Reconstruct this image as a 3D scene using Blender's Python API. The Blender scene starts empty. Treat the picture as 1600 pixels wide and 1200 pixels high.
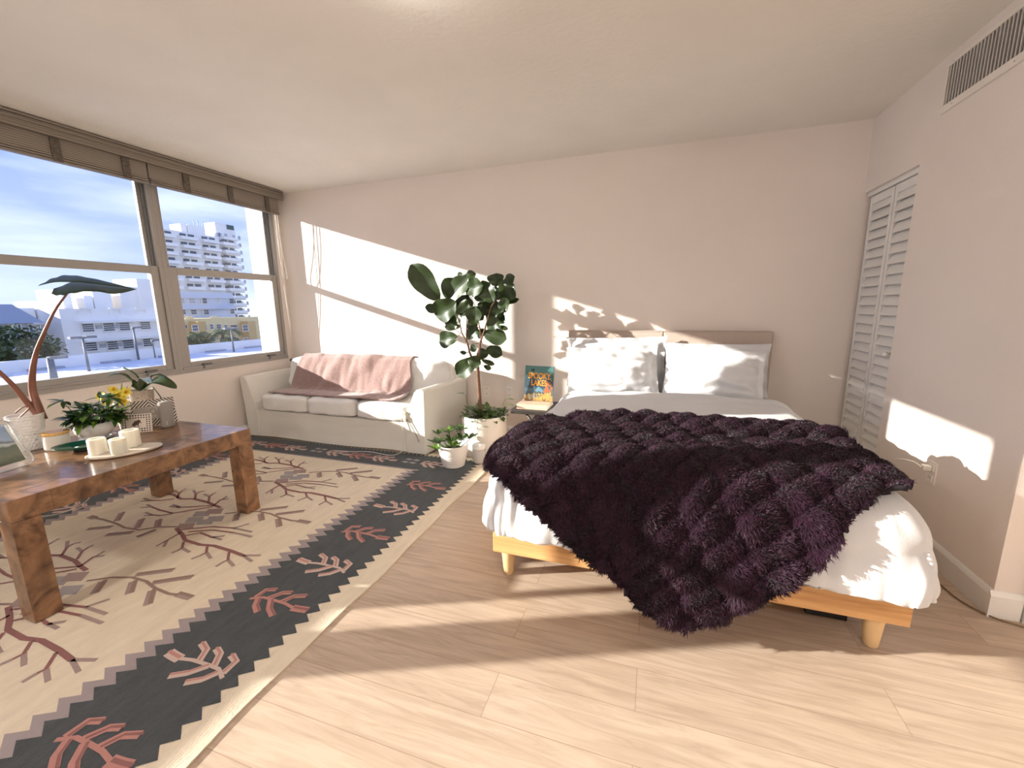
import bpy, bmesh, math, random
import numpy as np
from mathutils import Vector, Matrix, noise
random.seed(7); RNG = np.random.default_rng(7)
PI = math.pi
S = bpy.context.scene
C = S.collection

# ------------------------------------------------------------------ camera
CAM = Vector((0, 0, 1.245))
YAW, PITCH, ROLL, FPX = 0.325778319, -0.183448254, -0.0135582119, 653.203636
_fw = Vector((-math.sin(YAW)*math.cos(PITCH), math.cos(YAW)*math.cos(PITCH), math.sin(PITCH)))
_r0 = Vector((math.cos(YAW), math.sin(YAW), 0)); _u0 = _r0.cross(_fw)
_r = _r0*math.cos(ROLL) + _u0*math.sin(ROLL); _u = -_r0*math.sin(ROLL) + _u0*math.cos(ROLL)
cd = bpy.data.cameras.new('camera'); cam = bpy.data.objects.new('camera', cd); C.objects.link(cam)
cd.sensor_width = 36; cd.lens = FPX*36/1600; cd.clip_start = .02; cd.clip_end = 800
M = Matrix((( _r.x, _u.x, -_fw.x, CAM.x), (_r.y, _u.y, -_fw.y, CAM.y), (_r.z, _u.z, -_fw.z, CAM.z), (0, 0, 0, 1)))
cam.matrix_world = M; S.camera = cam
# ------------------------------------------------------------------ sky, sun, exposure
S.view_settings.view_transform = 'Standard'; S.view_settings.look = 'None'
S.view_settings.gamma = 1; S.view_settings.exposure = 1.62
W = bpy.data.worlds.new('sky'); S.world = W; W.use_nodes = True
nt = W.node_tree; nt.nodes.clear()
def N(t, **k):
    n = nt.nodes.new(t)
    for a, b in k.items(): setattr(n, a, b)
    return n
o_ = N('ShaderNodeOutputWorld'); bg = N('ShaderNodeBackground'); tc = N('ShaderNodeTexCoord'); sx = N('ShaderNodeSeparateXYZ')
rp = N('ShaderNodeValToRGB'); mp = N('ShaderNodeMapping'); nz = N('ShaderNodeTexNoise'); cr = N('ShaderNodeValToRGB'); mx = N('ShaderNodeMixRGB')
nt.links.new(tc.outputs['Generated'], sx.inputs[0]); nt.links.new(sx.outputs['Z'], rp.inputs[0])
e = rp.color_ramp.elements; e[0].position = 0.0; e[0].color = (.62, .69, .92, 1); e[1].position = .75; e[1].color = (.14, .24, .66, 1)
x = e.new(.07); x.color = (.45, .54, .88, 1); x = e.new(.25); x.color = (.28, .38, .80, 1)
mp.inputs['Scale'].default_value = (1.6, 1.6, 9); nt.links.new(tc.outputs['Generated'], mp.inputs[0]); nt.links.new(mp.outputs[0], nz.inputs['Vector'])
nz.inputs['Scale'].default_value = 1.6; nz.inputs['Detail'].default_value = 6; nz.inputs['Roughness'].default_value = .55
nt.links.new(nz.outputs['Fac'], cr.inputs[0]); cr.color_ramp.elements[0].position = .42; cr.color_ramp.elements[0].color = (0, 0, 0, 1)
cr.color_ramp.elements[1].position = .75; cr.color_ramp.elements[1].color = (.75, .75, .75, 1)
nt.links.new(cr.outputs[0], mx.inputs['Fac']); nt.links.new(rp.outputs[0], mx.inputs[1]); mx.inputs[2].default_value = (.82, .88, 1, 1)
nt.links.new(mx.outputs[0], bg.inputs['Color']); bg.inputs['Strength'].default_value = .52; nt.links.new(bg.outputs[0], o_.inputs[0])
sd = bpy.data.lights.new('sun', 'SUN'); sun = bpy.data.objects.new('sun', sd); C.objects.link(sun)
sd.energy = 4.7; sd.angle = math.radians(.55); sd.color = (1.0, .92, .82)
sun.rotation_euler = Vector((1, .42, -.302)).to_track_quat('-Z', 'Y').to_euler(); sun.location = (-12, -6, 6)

# ------------------------------------------------------------------ pixel helpers: a point of the photograph on a world plane
def ray(px, py): return _r*((px-800)/FPX) - _u*((py-600)/FPX) + _fw
def onx(px, py, x):
    d = ray(px, py); return CAM + d*((x-CAM.x)/d.x)
def ony(px, py, y):
    d = ray(px, py); return CAM + d*((y-CAM.y)/d.y)
def onz(px, py, z):
    d = ray(px, py); return CAM + d*((z-CAM.z)/d.z)
def pd(px, py, depth): return CAM + ray(px, py)*depth

# ------------------------------------------------------------------ materials
def mat(name, col, rough=.6, metal=0, bump=0, bscale=60, var=0, vscale=8, sheen=0, spec=.5, trans=0, sub=0, stretch=None, coat=0):
    m = bpy.data.materials.new(name); m.use_nodes = True
    t = m.node_tree; b = t.nodes['Principled BSDF']
    b.inputs['Base Color'].default_value = (*col, 1); b.inputs['Roughness'].default_value = rough; b.inputs['Metallic'].default_value = metal
    b.inputs['Specular IOR Level'].default_value = spec; b.inputs['Transmission Weight'].default_value = trans; b.inputs['Coat Weight'].default_value = coat
    if sheen: b.inputs['Sheen Weight'].default_value = sheen; b.inputs['Sheen Roughness'].default_value = .4
    if sub: b.inputs['Subsurface Weight'].default_value = sub; b.inputs['Subsurface Radius'].default_value = (.03, .02, .01); b.inputs['Subsurface Scale'].default_value = 1
    tc = t.nodes.new('ShaderNodeTexCoord'); mp = t.nodes.new('ShaderNodeMapping'); t.links.new(tc.outputs['Object'], mp.inputs[0])
    if stretch: mp.inputs['Scale'].default_value = stretch
    if var:
        n = t.nodes.new('ShaderNodeTexNoise'); n.inputs['Scale'].default_value = vscale; n.inputs['Detail'].default_value = 5
        r = t.nodes.new('ShaderNodeValToRGB'); r.color_ramp.elements[0].position = .3; r.color_ramp.elements[1].position = .7
        r.color_ramp.elements[0].color = (*[c*(1-var) for c in col], 1); r.color_ramp.elements[1].color = (*[min(1, c*(1+var)) for c in col], 1)
        t.links.new(mp.outputs[0], n.inputs['Vector']); t.links.new(n.outputs['Fac'], r.inputs[0]); t.links.new(r.outputs[0], b.inputs['Base Color'])
    if bump:
        n = t.nodes.new('ShaderNodeTexNoise'); n.inputs['Scale'].default_value = bscale; n.inputs['Detail'].default_value = 4
        q = t.nodes.new('ShaderNodeBump'); q.inputs['Strength'].default_value = bump; q.inputs['Distance'].default_value = .004
        t.links.new(mp.outputs[0], n.inputs['Vector']); t.links.new(n.outputs['Fac'], q.inputs['Height']); t.links.new(q.outputs[0], b.inputs['Normal'])
    return m
def wood(name, c1, c2, scale=(1, 12, 12), nscale=3, rough=.45, ring=0, coat=0, bumps=.15):
    m = bpy.data.materials.new(name); m.use_nodes = True; t = m.node_tree; b = t.nodes['Principled BSDF']
    b.inputs['Roughness'].default_value = rough; b.inputs['Coat Weight'].default_value = coat
    tc = t.nodes.new('ShaderNodeTexCoord'); mp = t.nodes.new('ShaderNodeMapping'); mp.inputs['Scale'].default_value = scale
    n = t.nodes.new('ShaderNodeTexNoise'); n.inputs['Scale'].default_value = nscale; n.inputs['Detail'].default_value = 8; n.inputs['Distortion'].default_value = ring
    r = t.nodes.new('ShaderNodeValToRGB'); r.color_ramp.elements[0].position = .3; r.color_ramp.elements[1].position = .68
    r.color_ramp.elements[0].color = (*c1, 1); r.color_ramp.elements[1].color = (*c2, 1)
    q = t.nodes.new('ShaderNodeBump'); q.inputs['Strength'].default_value = bumps; q.inputs['Distance'].default_value = .002
    t.links.new(tc.outputs['Object'], mp.inputs[0]); t.links.new(mp.outputs[0], n.inputs['Vector']); t.links.new(n.outputs['Fac'], r.inputs[0])
    t.links.new(r.outputs[0], b.inputs['Base Color']); t.links.new(n.outputs['Fac'], q.inputs['Height']); t.links.new(q.outputs[0], b.inputs['Normal'])
    return m

wallM = mat('wall_paint', (.83, .75, .69), .75, bump=.25, bscale=180, var=.02, vscale=2)
ceilM = mat('ceiling_paint', (.85, .81, .74), .85, bump=.5, bscale=35, var=.025, vscale=2.5)
whiteP = mat('white_paint', (.84, .82, .79), .4)
frameM = mat('window_frame_aluminium', (.37, .345, .315), .45)
frameD = mat('window_track_dark', (.16, .16, .16), .5)
extW = mat('exterior_white_stucco', (.94, .90, .83), .9, var=.04, vscale=.6)

def floor_mat():
    m = bpy.data.materials.new('pale_oak_planks'); m.use_nodes = True; t = m.node_tree; b = t.nodes['Principled BSDF']
    L = t.links.new; n = t.nodes.new
    tc = n('ShaderNodeTexCoord'); br = n('ShaderNodeTexBrick'); L(tc.outputs['Object'], br.inputs['Vector'])
    br.offset = .37; br.inputs['Scale'].default_value = 1; br.inputs['Brick Width'].default_value = 1.22; br.inputs['Row Height'].default_value = .165
    br.inputs['Mortar Size'].default_value = .0012; br.inputs['Mortar Smooth'].default_value = .3; br.inputs['Bias'].default_value = 0
    br.inputs['Color1'].default_value = (.50, .385, .295, 1); br.inputs['Color2'].default_value = (.57, .45, .35, 1); br.inputs['Mortar'].default_value = (.36, .25, .18, 1)
    mp = n('ShaderNodeMapping'); mp.inputs['Scale'].default_value = (1.1, 11, 1); L(tc.outputs['Object'], mp.inputs[0])
    # per-plank shift of the grain
    ad = n('ShaderNodeVectorMath'); ad.operation = 'ADD'; L(mp.outputs[0], ad.inputs[0]); sc = n('ShaderNodeVectorMath'); sc.operation = 'SCALE'; sc.inputs['Scale'].default_value = 60
    L(br.outputs['Color'], sc.inputs[0]); L(sc.outputs[0], ad.inputs[1])
    nz = n('ShaderNodeTexNoise'); nz.inputs['Scale'].default_value = 2.6; nz.inputs['Detail'].default_value = 10; nz.inputs['Distortion'].default_value = 1.2; nz.inputs['Roughness'].default_value = .62
    L(ad.outputs[0], nz.inputs['Vector'])
    r = n('ShaderNodeValToRGB'); r.color_ramp.elements[0].position = .36; r.color_ramp.elements[0].color = (.80, .77, .74, 1)
    r.color_ramp.elements[1].position = .62; r.color_ramp.elements[1].color = (1.04, 1.04, 1.03, 1); L(nz.outputs['Fac'], r.inputs[0])
    mx = n('ShaderNodeMixRGB'); mx.blend_type = 'MULTIPLY'; mx.inputs['Fac'].default_value = 1; L(br.outputs['Color'], mx.inputs[1]); L(r.outputs[0], mx.inputs[2])
    L(mx.outputs[0], b.inputs['Base Color']); b.inputs['Roughness'].default_value = .42
    bp = n('ShaderNodeBump'); bp.inputs['Strength'].default_value = .25; bp.inputs['Distance'].default_value = .001; L(nz.outputs['Fac'], bp.inputs['Height']); L(bp.outputs[0], b.inputs['Normal'])
    return m
floorM = floor_mat()
def glass_mat(name='window_glass', tint=(.95, .97, .98)):
    m = bpy.data.materials.new(name); m.use_nodes = True; t = m.node_tree; t.nodes.clear()
    o = t.nodes.new('ShaderNodeOutputMaterial'); tr = t.nodes.new('ShaderNodeBsdfTransparent'); gl = t.nodes.new('ShaderNodeBsdfGlossy'); mx = t.nodes.new('ShaderNodeMixShader'); f = t.nodes.new('ShaderNodeFresnel')
    tr.inputs[0].default_value = (*tint, 1); gl.inputs['Roughness'].default_value = .01; f.inputs[0].default_value = 1.3
    t.links.new(f.outputs[0], mx.inputs[0]); t.links.new(tr.outputs[0], mx.inputs[1]); t.links.new(gl.outputs[0], mx.inputs[2]); t.links.new(mx.outputs[0], o.inputs[0])
    return m
glassM = glass_mat()

# ------------------------------------------------------------------ mesh builder
class MB:
    def __init__(s): s.v = []; s.f = []; s.m = []
    def add(s, vs, fs, mi=0):
        o = len(s.v); s.v += [tuple(v) for v in vs]; s.f += [tuple(i+o for i in f) for f in fs]; s.m += [mi]*len(fs); return s
    def box(s, a, b, mi=0, T=None):
        x0, y0, z0 = a; x1, y1, z1 = b
        vs = [Vector(p) for p in ((x0,y0,z0),(x1,y0,z0),(x1,y1,z0),(x0,y1,z0),(x0,y0,z1),(x1,y0,z1),(x1,y1,z1),(x0,y1,z1))]
        if T: vs = [T @ v for v in vs]
        return s.add(vs, [(0,3,2,1),(4,5,6,7),(0,1,5,4),(1,2,6,5),(2,3,7,6),(3,0,4,7)], mi)
    def prism(s, poly, axis, a, b, mi=0, T=None):   # poly in the two other axes
        def P(p, h):
            v = {'x': (h, p[0], p[1]), 'y': (p[0], h, p[1]), 'z': (p[0], p[1], h)}[axis]; v = Vector(v); return T @ v if T else v
        n = len(poly); vs = [P(p, a) for p in poly]+[P(p, b) for p in poly]
        return s.add(vs, [tuple(range(n))[::-1], tuple(range(n, 2*n))]+[(i, (i+1) % n, (i+1) % n+n, i+n) for i in range(n)], mi)
    def lathe(s, prof, c=(0, 0, 0), seg=40, mi=0, T=None, sx=1, sy=1):
        vs = []; fs = []; n = len(prof)
        for k in range(seg):
            a = 2*PI*k/seg
            for r, z in prof:
                v = Vector((c[0]+r*sx*math.cos(a), c[1]+r*sy*math.sin(a), c[2]+z)); vs.append(T @ v if T else v)
        for k in range(seg):
            k2 = (k+1) % seg
            for i in range(n-1): fs.append((k*n+i, k2*n+i, k2*n+i+1, k*n+i+1))
        return s.add(vs, fs, mi)
    def tube(s, pts, rad, seg=8, mi=0, cap=True):
        pts = [Vector(p) for p in pts]; n = len(pts)
        if not hasattr(rad, '__len__'): rad = [rad]*n
        vs = []; fs = []; up = Vector((0, 0, 1))
        for i, p in enumerate(pts):
            d = (pts[min(i+1, n-1)]-pts[max(i-1, 0)]).normalized()
            if i == 0:
                a = d.cross(up); a = a.normalized() if a.length > 1e-3 else Vector((1, 0, 0))
            else: a = (a - d*a.dot(d)).normalized()
            b = d.cross(a)
            for k in range(seg):
                t = 2*PI*k/seg; vs.append(p+(a*math.cos(t)+b*math.sin(t))*rad[i])
        for i in range(n-1):
            for k in range(seg): fs.append((i*seg+k, i*seg+(k+1) % seg, (i+1)*seg+(k+1) % seg, (i+1)*seg+k))
        if cap: fs += [tuple(range(seg))[::-1], tuple((n-1)*seg+k for k in range(seg))]
        return s.add(vs, fs, mi)
    def grid(s, fn, nu, nv, mi=0, mask=None):
        vs = [fn(i/nu, j/nv) for j in range(nv+1) for i in range(nu+1)]
        fs = [(j*(nu+1)+i, j*(nu+1)+i+1, (j+1)*(nu+1)+i+1, (j+1)*(nu+1)+i) for j in range(nv) for i in range(nu) if (mask is None or mask((i+.5)/nu, (j+.5)/nv))]
        return s.add(vs, fs, mi)
    def leaf(s, base, tip, width, up=(0, 0, 1), fold=.15, droop=.1, shape=1.0, nu=6, nv=4, mi=0, wav=0):
        base = Vector(base); tip = Vector(tip); d = tip-base; L = d.length; d.normalize(); up = Vector(up)
        n = (up-d*up.dot(d)); n = n.normalized() if n.length > 1e-3 else d.orthogonal().normalized(); side = d.cross(n)
        ph = random.random()*6
        def fn(u, v):
            w = (math.sin(PI*min(1, u**shape))**.75)*width/2 if 0 < u < 1 else .001
            q = 2*v-1
            return base + d*(u*L) + side*(q*w) + n*(abs(q)*w*fold - droop*L*u*u + droop*L*u*.4 + wav*width*math.sin(u*14+ph+q*2)*abs(q))
        return s.grid(fn, nu, nv, mi)

def link(name, mb, mats, parent=None, smooth=False, bevel=0, seg=2, sub=0, solid=0, auto=False):
    base = parent.matrix_world.translation if parent is not None else Vector((0, 0, 0))
    if parent is not None: base = WLOC[parent.name]
    me = bpy.data.meshes.new(name); vs = np.array([tuple(v) for v in mb.v], dtype=np.float64)
    org = Vector((0, 0, 0))
    if parent is None:
        lo = vs.min(0); hi = vs.max(0); org = Vector(((lo[0]+hi[0])/2, (lo[1]+hi[1])/2, lo[2]))
    else: org = base
    if name in KEEP: org = Vector((0, 0, 0)) if parent is None else base
    vs = vs-np.array(org); me.from_pydata(vs.tolist(), [], mb.f)
    if not isinstance(mats, (list, tuple)): mats = [mats]
    for m in mats: me.materials.append(m)
    if len(mats) > 1: me.polygons.foreach_set('material_index', mb.m)
    if smooth: me.polygons.foreach_set('use_smooth', [True]*len(me.polygons))
    me.update(); me.validate()
    o = bpy.data.objects.new(name, me); C.objects.link(o)
    if parent is None: o.location = org; WLOC[o.name] = org
    else: o.parent = parent; WLOC[o.name] = base; o.location = (0, 0, 0)
    if auto:
        try: me.set_sharp_from_angle(angle=math.radians(35))
        except Exception: pass
    if bevel:
        b = o.modifiers.new('bevel', 'BEVEL'); b.width = bevel; b.segments = seg; b.limit_method = 'ANGLE'; b.angle_limit = math.radians(40)
    if solid: q = o.modifiers.new('solid', 'SOLIDIFY'); q.thickness = solid; q.offset = 0
    if sub: q = o.modifiers.new('sub', 'SUBSURF'); q.levels = sub; q.render_levels = sub
    return o
WLOC = {}; KEEP = {'floor', 'ceiling', 'wall_back', 'wall_left', 'wall_right', 'wall_front'}
def thing(name, label, cat, loc, group=None):
    o = bpy.data.objects.new(name, None); C.objects.link(o); o.location = loc; o.empty_display_size = .1
    o['label'] = label; o['category'] = cat
    if group: o['group'] = group
    WLOC[o.name] = Vector(loc); return o
def tag(o, label, cat, group=None, kind=None):
    o['label'] = label; o['category'] = cat
    if group: o['group'] = group
    if kind: o['kind'] = kind
    return o
def struct(o, label=None):
    o['kind'] = 'structure'
    if label: o['label'] = label; 
    return o
def sthing(name, loc):
    o = bpy.data.objects.new(name, None); C.objects.link(o); o.location = loc; o['kind'] = 'structure'; WLOC[o.name] = Vector(loc); return o

# ------------------------------------------------------------------ room shell
XV = -3.75
XL, XR, YB, ZC = -3.83, 1.33, 3.667, 2.44
Y0, XH, YH = -2.3, 2.4, 2.01
struct(link('floor', MB().box((XL-.2, Y0-.1, -.12), (XH+.1, YB+.12, 0)), floorM))
struct(link('ceiling', MB().box((XL-.2, Y0-.1, ZC), (XH+.1, YB+.12, ZC+.12)), ceilM))
struct(link('wall_back', MB().box((XL-.2, YB, 0), (XR+.9, YB+.12, ZC)), wallM))
struct(link('wall_front', MB().box((XL-.2, Y0-.12, 0), (XH+.1, Y0, ZC)), wallM))
WZ0, WZ1, WY0, WY1 = .715, 2.33, -2.1, 3.585
b = MB(); b.box((XL-.12, Y0, 0), (XL, YB, WZ0)); b.box((XL-.12, Y0, WZ1), (XL, YB, ZC)); b.box((XL-.12, Y0, WZ0), (XL, WY0, WZ1)); b.box((XL-.12, WY1, WZ0), (XL, YB, WZ1))
struct(link('wall_left', b, wallM))
# right wall: closet opening y 3.03..3.63, z 0..1.975
b = MB(); b.box((XR, YH, 0), (XR+.1, 3.03, ZC)); b.box((XR, 3.03, 1.975), (XR+.1, YB, ZC)); b.box((XR+.1, YH, 0), (XH, YH+.1, ZC))
b.box((XH, Y0, 0), (XH+.1, YH+.1, ZC)); b.box((XR+.8, YH+.1, 0), (XR+.9, YB, ZC))
struct(link('wall_right', b, wallM))
# baseboards
def base_prof(off, h=.112): return [(off, 0), (off-.014, 0), (off-.014, h-.02), (off-.008, h-.006), (off-.004, h), (off, h)]
b = MB(); b.prism(base_prof(XR), 'y', YH, 3.03); b.prism([(YH, 0), (YH-.014, 0), (YH-.014, .092), (YH-.004, .112), (YH, .112)], 'x', XR-.014, XR+.085)
struct(link('baseboard_right', b, whiteP))
struct(link('baseboard_back', MB().prism([(YB, 0), (YB-.014, 0), (YB-.014, .092), (YB-.004, .112), (YB, .112)], 'x', XL, XR), whiteP))
struct(link('baseboard_left', MB().prism([(XL, 0), (XL+.014, 0), (XL+.014, .092), (XL+.004, .112), (XL, .112)], 'y', Y0, YB-.015), whiteP))
struct(link('trim_1', MB().box((XR+.09, YH-.02, 0), (XR+.17, YH, 2.08)).box((XR+.1705, YH-.02, 2.02), (XH, YH, 2.08)), whiteP, bevel=.003))
# closet header track + jamb
struct(link('trim_2', MB().box((XR+.02, 3.03, 1.945), (XR+.06, YB-.002, 1.974)).box((XR+.10, 3.02, 0), (XR+.12, 3.03, 1.97)), whiteP))
# bifold louvre doors
def louvre_door(name, y0, y1, knob=None):
    d = sthing(name, ((XR+.045), (y0+y1)/2, .012)); x0, x1 = XR+.03, XR+.058; z0, z1 = .012, 1.94; st = .032
    link('door_frame', MB().box((x0, y0, z0), (x1, y0+st, z1)).box((x0, y1-st, z0), (x1, y1, z1)).box((x0, y0+st, z1-.05), (x1, y1-st, z1)).box((x0, y0+st, z0), (x1, y1-st, z0+.11)), whiteP, d, bevel=.002)
    m = MB(); z = z0+.125; p = .062
    while z < z1-.06:
        m.prism([(x0-.004, z-.03), (x0+.004, z-.033), (x1+.002, z+.03), (x1-.006, z+.033)], 'y', y0+st, y1-st)
        z += p
    link('louvre_slats', m, whiteP, d)
    if knob: link('door_knob', MB().lathe([(0, 0), (.012, 0), (.008, .012), (.016, .02), (.017, .03), (.01, .038), (0, .039)], seg=20, T=Matrix.Translation((x0, knob, .93)) @ Matrix.Rotation(-PI/2, 4, 'Y')), whiteP, d, smooth=True)
    return d
louvre_door('door_1', 3.335, 3.64); louvre_door('door_2', 3.02, 3.325, knob=3.10)

# windows
def window(name, y0, y1, yl0, yl1, post=None):
    """y0..y1 frame; yl0..yl1 lower glass"""
    w = sthing(name, (XL-.04, (y0+y1)/2, WZ0)); X = XL
    f = MB(); fo = .045
    f.box((X-.11, y0, WZ0), (X+.008, y1, WZ0+.03)); f.box((X-.11, y0, 2.30), (X, y1, WZ1)); f.box((X-.11, y0, WZ0+.03), (X+.004, y0+.03, 2.30)); f.box((X-.11, y1-.03, WZ0+.03), (X+.004, y1, 2.30))
    f.box((X-.012, y0+.03, WZ0+.03), (X+.012, y1-.03, WZ0+.045))
    link('window_frame', f, frameM, w, bevel=.002)
    # dark tracks for the upper sash
    link('window_track', MB().box((X-.075, y0+.03, 1.55), (X-.03, y0+.045, 2.3)).box((X-.075, y1-.045, 1.55), (X-.03, y1-.03, 2.3)), frameD, w)
    s = MB(); xa, xb = X-.04, X-.008; a, b_ = y0+.032, y1-.032
    s.box((xa, a, WZ0+.045), (xb, yl0, 1.605)); s.box((xa, yl1, WZ0+.045), (xb, b_, 1.605)); s.box((xa, yl0, WZ0+.045), (xb, yl1, .803)); s.box((xa, yl0, 1.545), (xb, yl1, 1.605))
    if post: s.box((xa, post[0], .803), (xb, post[1], 1.545))
    ls = link('lower_sash', s, frameM, w, bevel=.003)
    link('glass_pane', MB().box((X-.026, yl0-.004, .800), (X-.022, yl1+.004, 1.548)), glassM, ls)
    s = MB(); xa, xb = X-.09, X-.06
    s.box((xa, a, 1.56), (xb, yl0-.02, 2.3)); s.box((xa, yl1+.02, 1.56), (xb, b_, 2.3)); s.box((xa, yl0-.02, 1.56), (xb, yl1+.02, 1.61)); s.box((xa, yl0-.02, 2.26), (xb, yl1+.02, 2.3))
    us = link('upper_sash', s, frameM, w, bevel=.003)
    link('glass_pane', MB().box((X-.077, yl0-.024, 1.607), (X-.073, yl1+.024, 2.263)), glassM, us)
    for yy in (yl0+.12, yl1-.13):
        link('window_latch', MB().box((X-.01, yy-.03, WZ0+.047), (X+.012, yy+.05, WZ0+.062)).box((X+.004, yy-.035, WZ0+.02), (X+.018, yy-.022, WZ0+.062)).box((X+.004, yy-.035, WZ0+.055), (X+.03, yy-.022, WZ0+.064)), frameD, w)
    return w
window('window_1', 2.45, WY1, 2.56, 3.50)
window('window_2', -.095, 2.45, -.01, 2.36, post=(.125, .17))  # post is out of view, added for its narrow shadow bar on the floor
window('window_3', WY0, -.095, WY0+.1, -.225)
# outside reveal / sill of the building
struct(link('trim_3', MB().box((XL-.55, WY0-.4, WZ0-.25), (XL-.12, WY1+.5, WZ0-.03)), extW))

# blinds
blindM = bpy.data.materials.new('woven_wood_blind'); blindM.use_nodes = True
t = blindM.node_tree; bb = t.nodes['Principled BSDF']; bb.inputs['Roughness'].default_value = .6
tcn = t.nodes.new('ShaderNodeTexCoord'); wv = t.nodes.new('ShaderNodeTexWave'); wv.bands_direction = 'Z'; wv.inputs['Scale'].default_value = 22; wv.inputs['Distortion'].default_value = 1.5
rr = t.nodes.new('ShaderNodeValToRGB'); rr.color_ramp.elements[0].color = (.19, .16, .13, 1); rr.color_ramp.elements[1].color = (.30, .26, .215, 1)
t.links.new(tcn.outputs['Object'], wv.inputs[0]); t.links.new(wv.outputs[0], rr.inputs[0]); t.links.new(rr.outputs[0], bb.inputs['Base Color'])
tapeM = mat('blind_ladder_tape', (.12, .098, .078), .8, var=.4, vscale=60)
cordM = mat('white_cord', (.72, .68, .62), .6)
def blind(y0, y1, label, low=None):
    r = thing('window_blind', label, 'blind', (XV+.03, (y0+y1)/2, 2.205), 'raised woven wood blinds over the windows')
    m = MB(); m.box((XV+.008, y0, 2.248), (XV+.042, y1, 2.40))
    link('folded_slats', m, blindM, r, bevel=.003)
    m = MB()
    for k in range(3): m.box((XV+.006-.001*k, y0+.004*k, 2.204+.0155*k), (XV+.05-.002*k, y1-.004*k, 2.216+.0155*k))
    link('bottom_slat', m, blindM, r, bevel=.003)
    if low:
        m = MB(); z = 2.20
        while z > low: m.box((XV+.012, y0+.004, z-.0115), (XV+.018, y1-.004, z)); z -= .012
        link('lowered_slats', m, blindM, r)
    y = y1-.14
    while y > y0+.05:
        m = MB(); m.box((XV+.0425, y-.024, 2.206), (XV+.0535, y+.024, 2.345)); link('ladder_tape', m, tapeM, r); y -= .385
    return r
right_blind = blind(2.378, 3.56, 'raised woven wood blind with pull cords above the small window near the back corner')
blind(1.475, 2.368, 'raised woven wood blind at the left edge, over the wide window next to the split')
blind(.80, 1.465, 'unseen half-lowered woven wood blind, added beyond the left edge to cut the sunlight', low=1.5)  # unseen blind added to block sun from bed and right wall
blind(-1.8, .79, 'longest raised woven wood blind over the far window behind the camera')
b = MB(); b.box((XV+.058, -1.8, 2.348), (XV+.075, 3.60, 2.418)); b.box((XV+.058, -1.8, 2.368), (XV+.082, 3.60, 2.382)); b.box((XV+.058, -1.8, 2.394), (XV+.082, 3.60, 2.408)); b.box((XL, -1.8, 2.419), (XV+.086, 3.60, 2.432))
tag(link('blind_valance', b, blindM, bevel=.002), 'long taupe slatted valance running along the ceiling above both blinds', 'valance')
def cord(name, pts, r, m, label, cat, parent=None):
    sp = []; P = [Vector(p) for p in pts]
    for i in range(len(P)-1):
        a = P[max(i-1, 0)]; b_ = P[i]; c = P[i+1]; d = P[min(i+2, len(P)-1)]
        for k in range(8):
            q = k/8; sp.append(.5*((2*b_)+(c-a)*q+(2*a-5*b_+4*c-d)*q*q+(-a+3*b_-3*c+d)*q**3))
    sp.append(P[-1]); o = link(name, MB().tube(sp, r, 6), m, parent, smooth=True)
    if label: tag(o, label, cat)
    return o
k = right_blind
cord('pull_cord', [(XV+.045, 3.50, 2.2), (XV+.04, 3.505, 1.9), (XV+.04, 3.53, 1.62), (XV+.04, 3.56, 1.56), (XV+.04, 3.575, 1.62), (XV+.04, 3.545, 1.9), (XV+.045, 3.53, 2.2)], .0028, cordM, None, None, k)
cord('pull_cord', [(XV+.04, 3.515, 2.2), (XV+.035, 3.525, 1.5), (XV+.03, 3.56, .95), (XV+.03, 3.575, .78)], .003, cordM, None, None, k)
cord('pull_cord', [(XV+.04, 3.535, 2.2), (XV+.035, 3.54, 1.4), (XV+.03, 3.575, 1.0), (XV+.03, 3.58, .80)], .002, cordM, None, None, k)
link('cord_cleat', MB().lathe([(0, 0), (.016, 0), (.016, .012), (.006, .018), (0, .018)], seg=14, T=Matrix.Translation((XL, 3.62, .69)) @ Matrix.Rotation(PI/2, 4, 'Y')), frameD, k)

# air vent
v = thing('air_vent', 'white framed air return grille high on the right wall', 'vent', (XR, 2.45, 2.17))
ya, yb, za, zb = 2.0+.05, 2.895, 2.165, 2.395
ventW = mat('vent_white', (.82, .76, .68), .5); ventG = mat('vent_blade', (.55, .53, .49), .5); ventD = mat('vent_dark', (.06, .055, .05), .8)
link('frame', MB().box((XR-.012, ya, za), (XR, yb, za+.034)).box((XR-.012, ya, zb-.02), (XR, yb, zb)).box((XR-.012, ya, za+.034), (XR, ya+.03, zb-.02)).box((XR-.012, yb-.022, za+.034), (XR, yb, zb-.02)), ventW, v, bevel=.002)
link('backing', MB().box((XR-.0025, ya+.03, za+.034), (XR-.0005, yb-.022, zb-.02)), ventD, v)
m = MB(); y = ya+.036
while y < yb-.03: m.add([(XR-.010, y, za+.034), (XR-.010, y+.009, za+.034), (XR-.003, y+.011, za+.034), (XR-.003, y+.002, za+.034), (XR-.010, y, zb-.02), (XR-.010, y+.009, zb-.02), (XR-.003, y+.011, zb-.02), (XR-.003, y+.002, zb-.02)], [(0,1,5,4),(1,2,6,5),(3,0,4,7),(0,3,2,1),(4,5,6,7)]); y += .0225
link('blades', m, ventG, v)
for yy, zz in ((2.80, za+.018), (2.42, za+.016), (2.84, zb-.008)):
    link('screw', MB().lathe([(0, 0), (.004, 0), (.003, .002), (0, .0025)], seg=10, T=Matrix.Translation((XR-.012, yy, zz)) @ Matrix.Rotation(-PI/2, 4, 'Y')), ventG, v)

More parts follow.
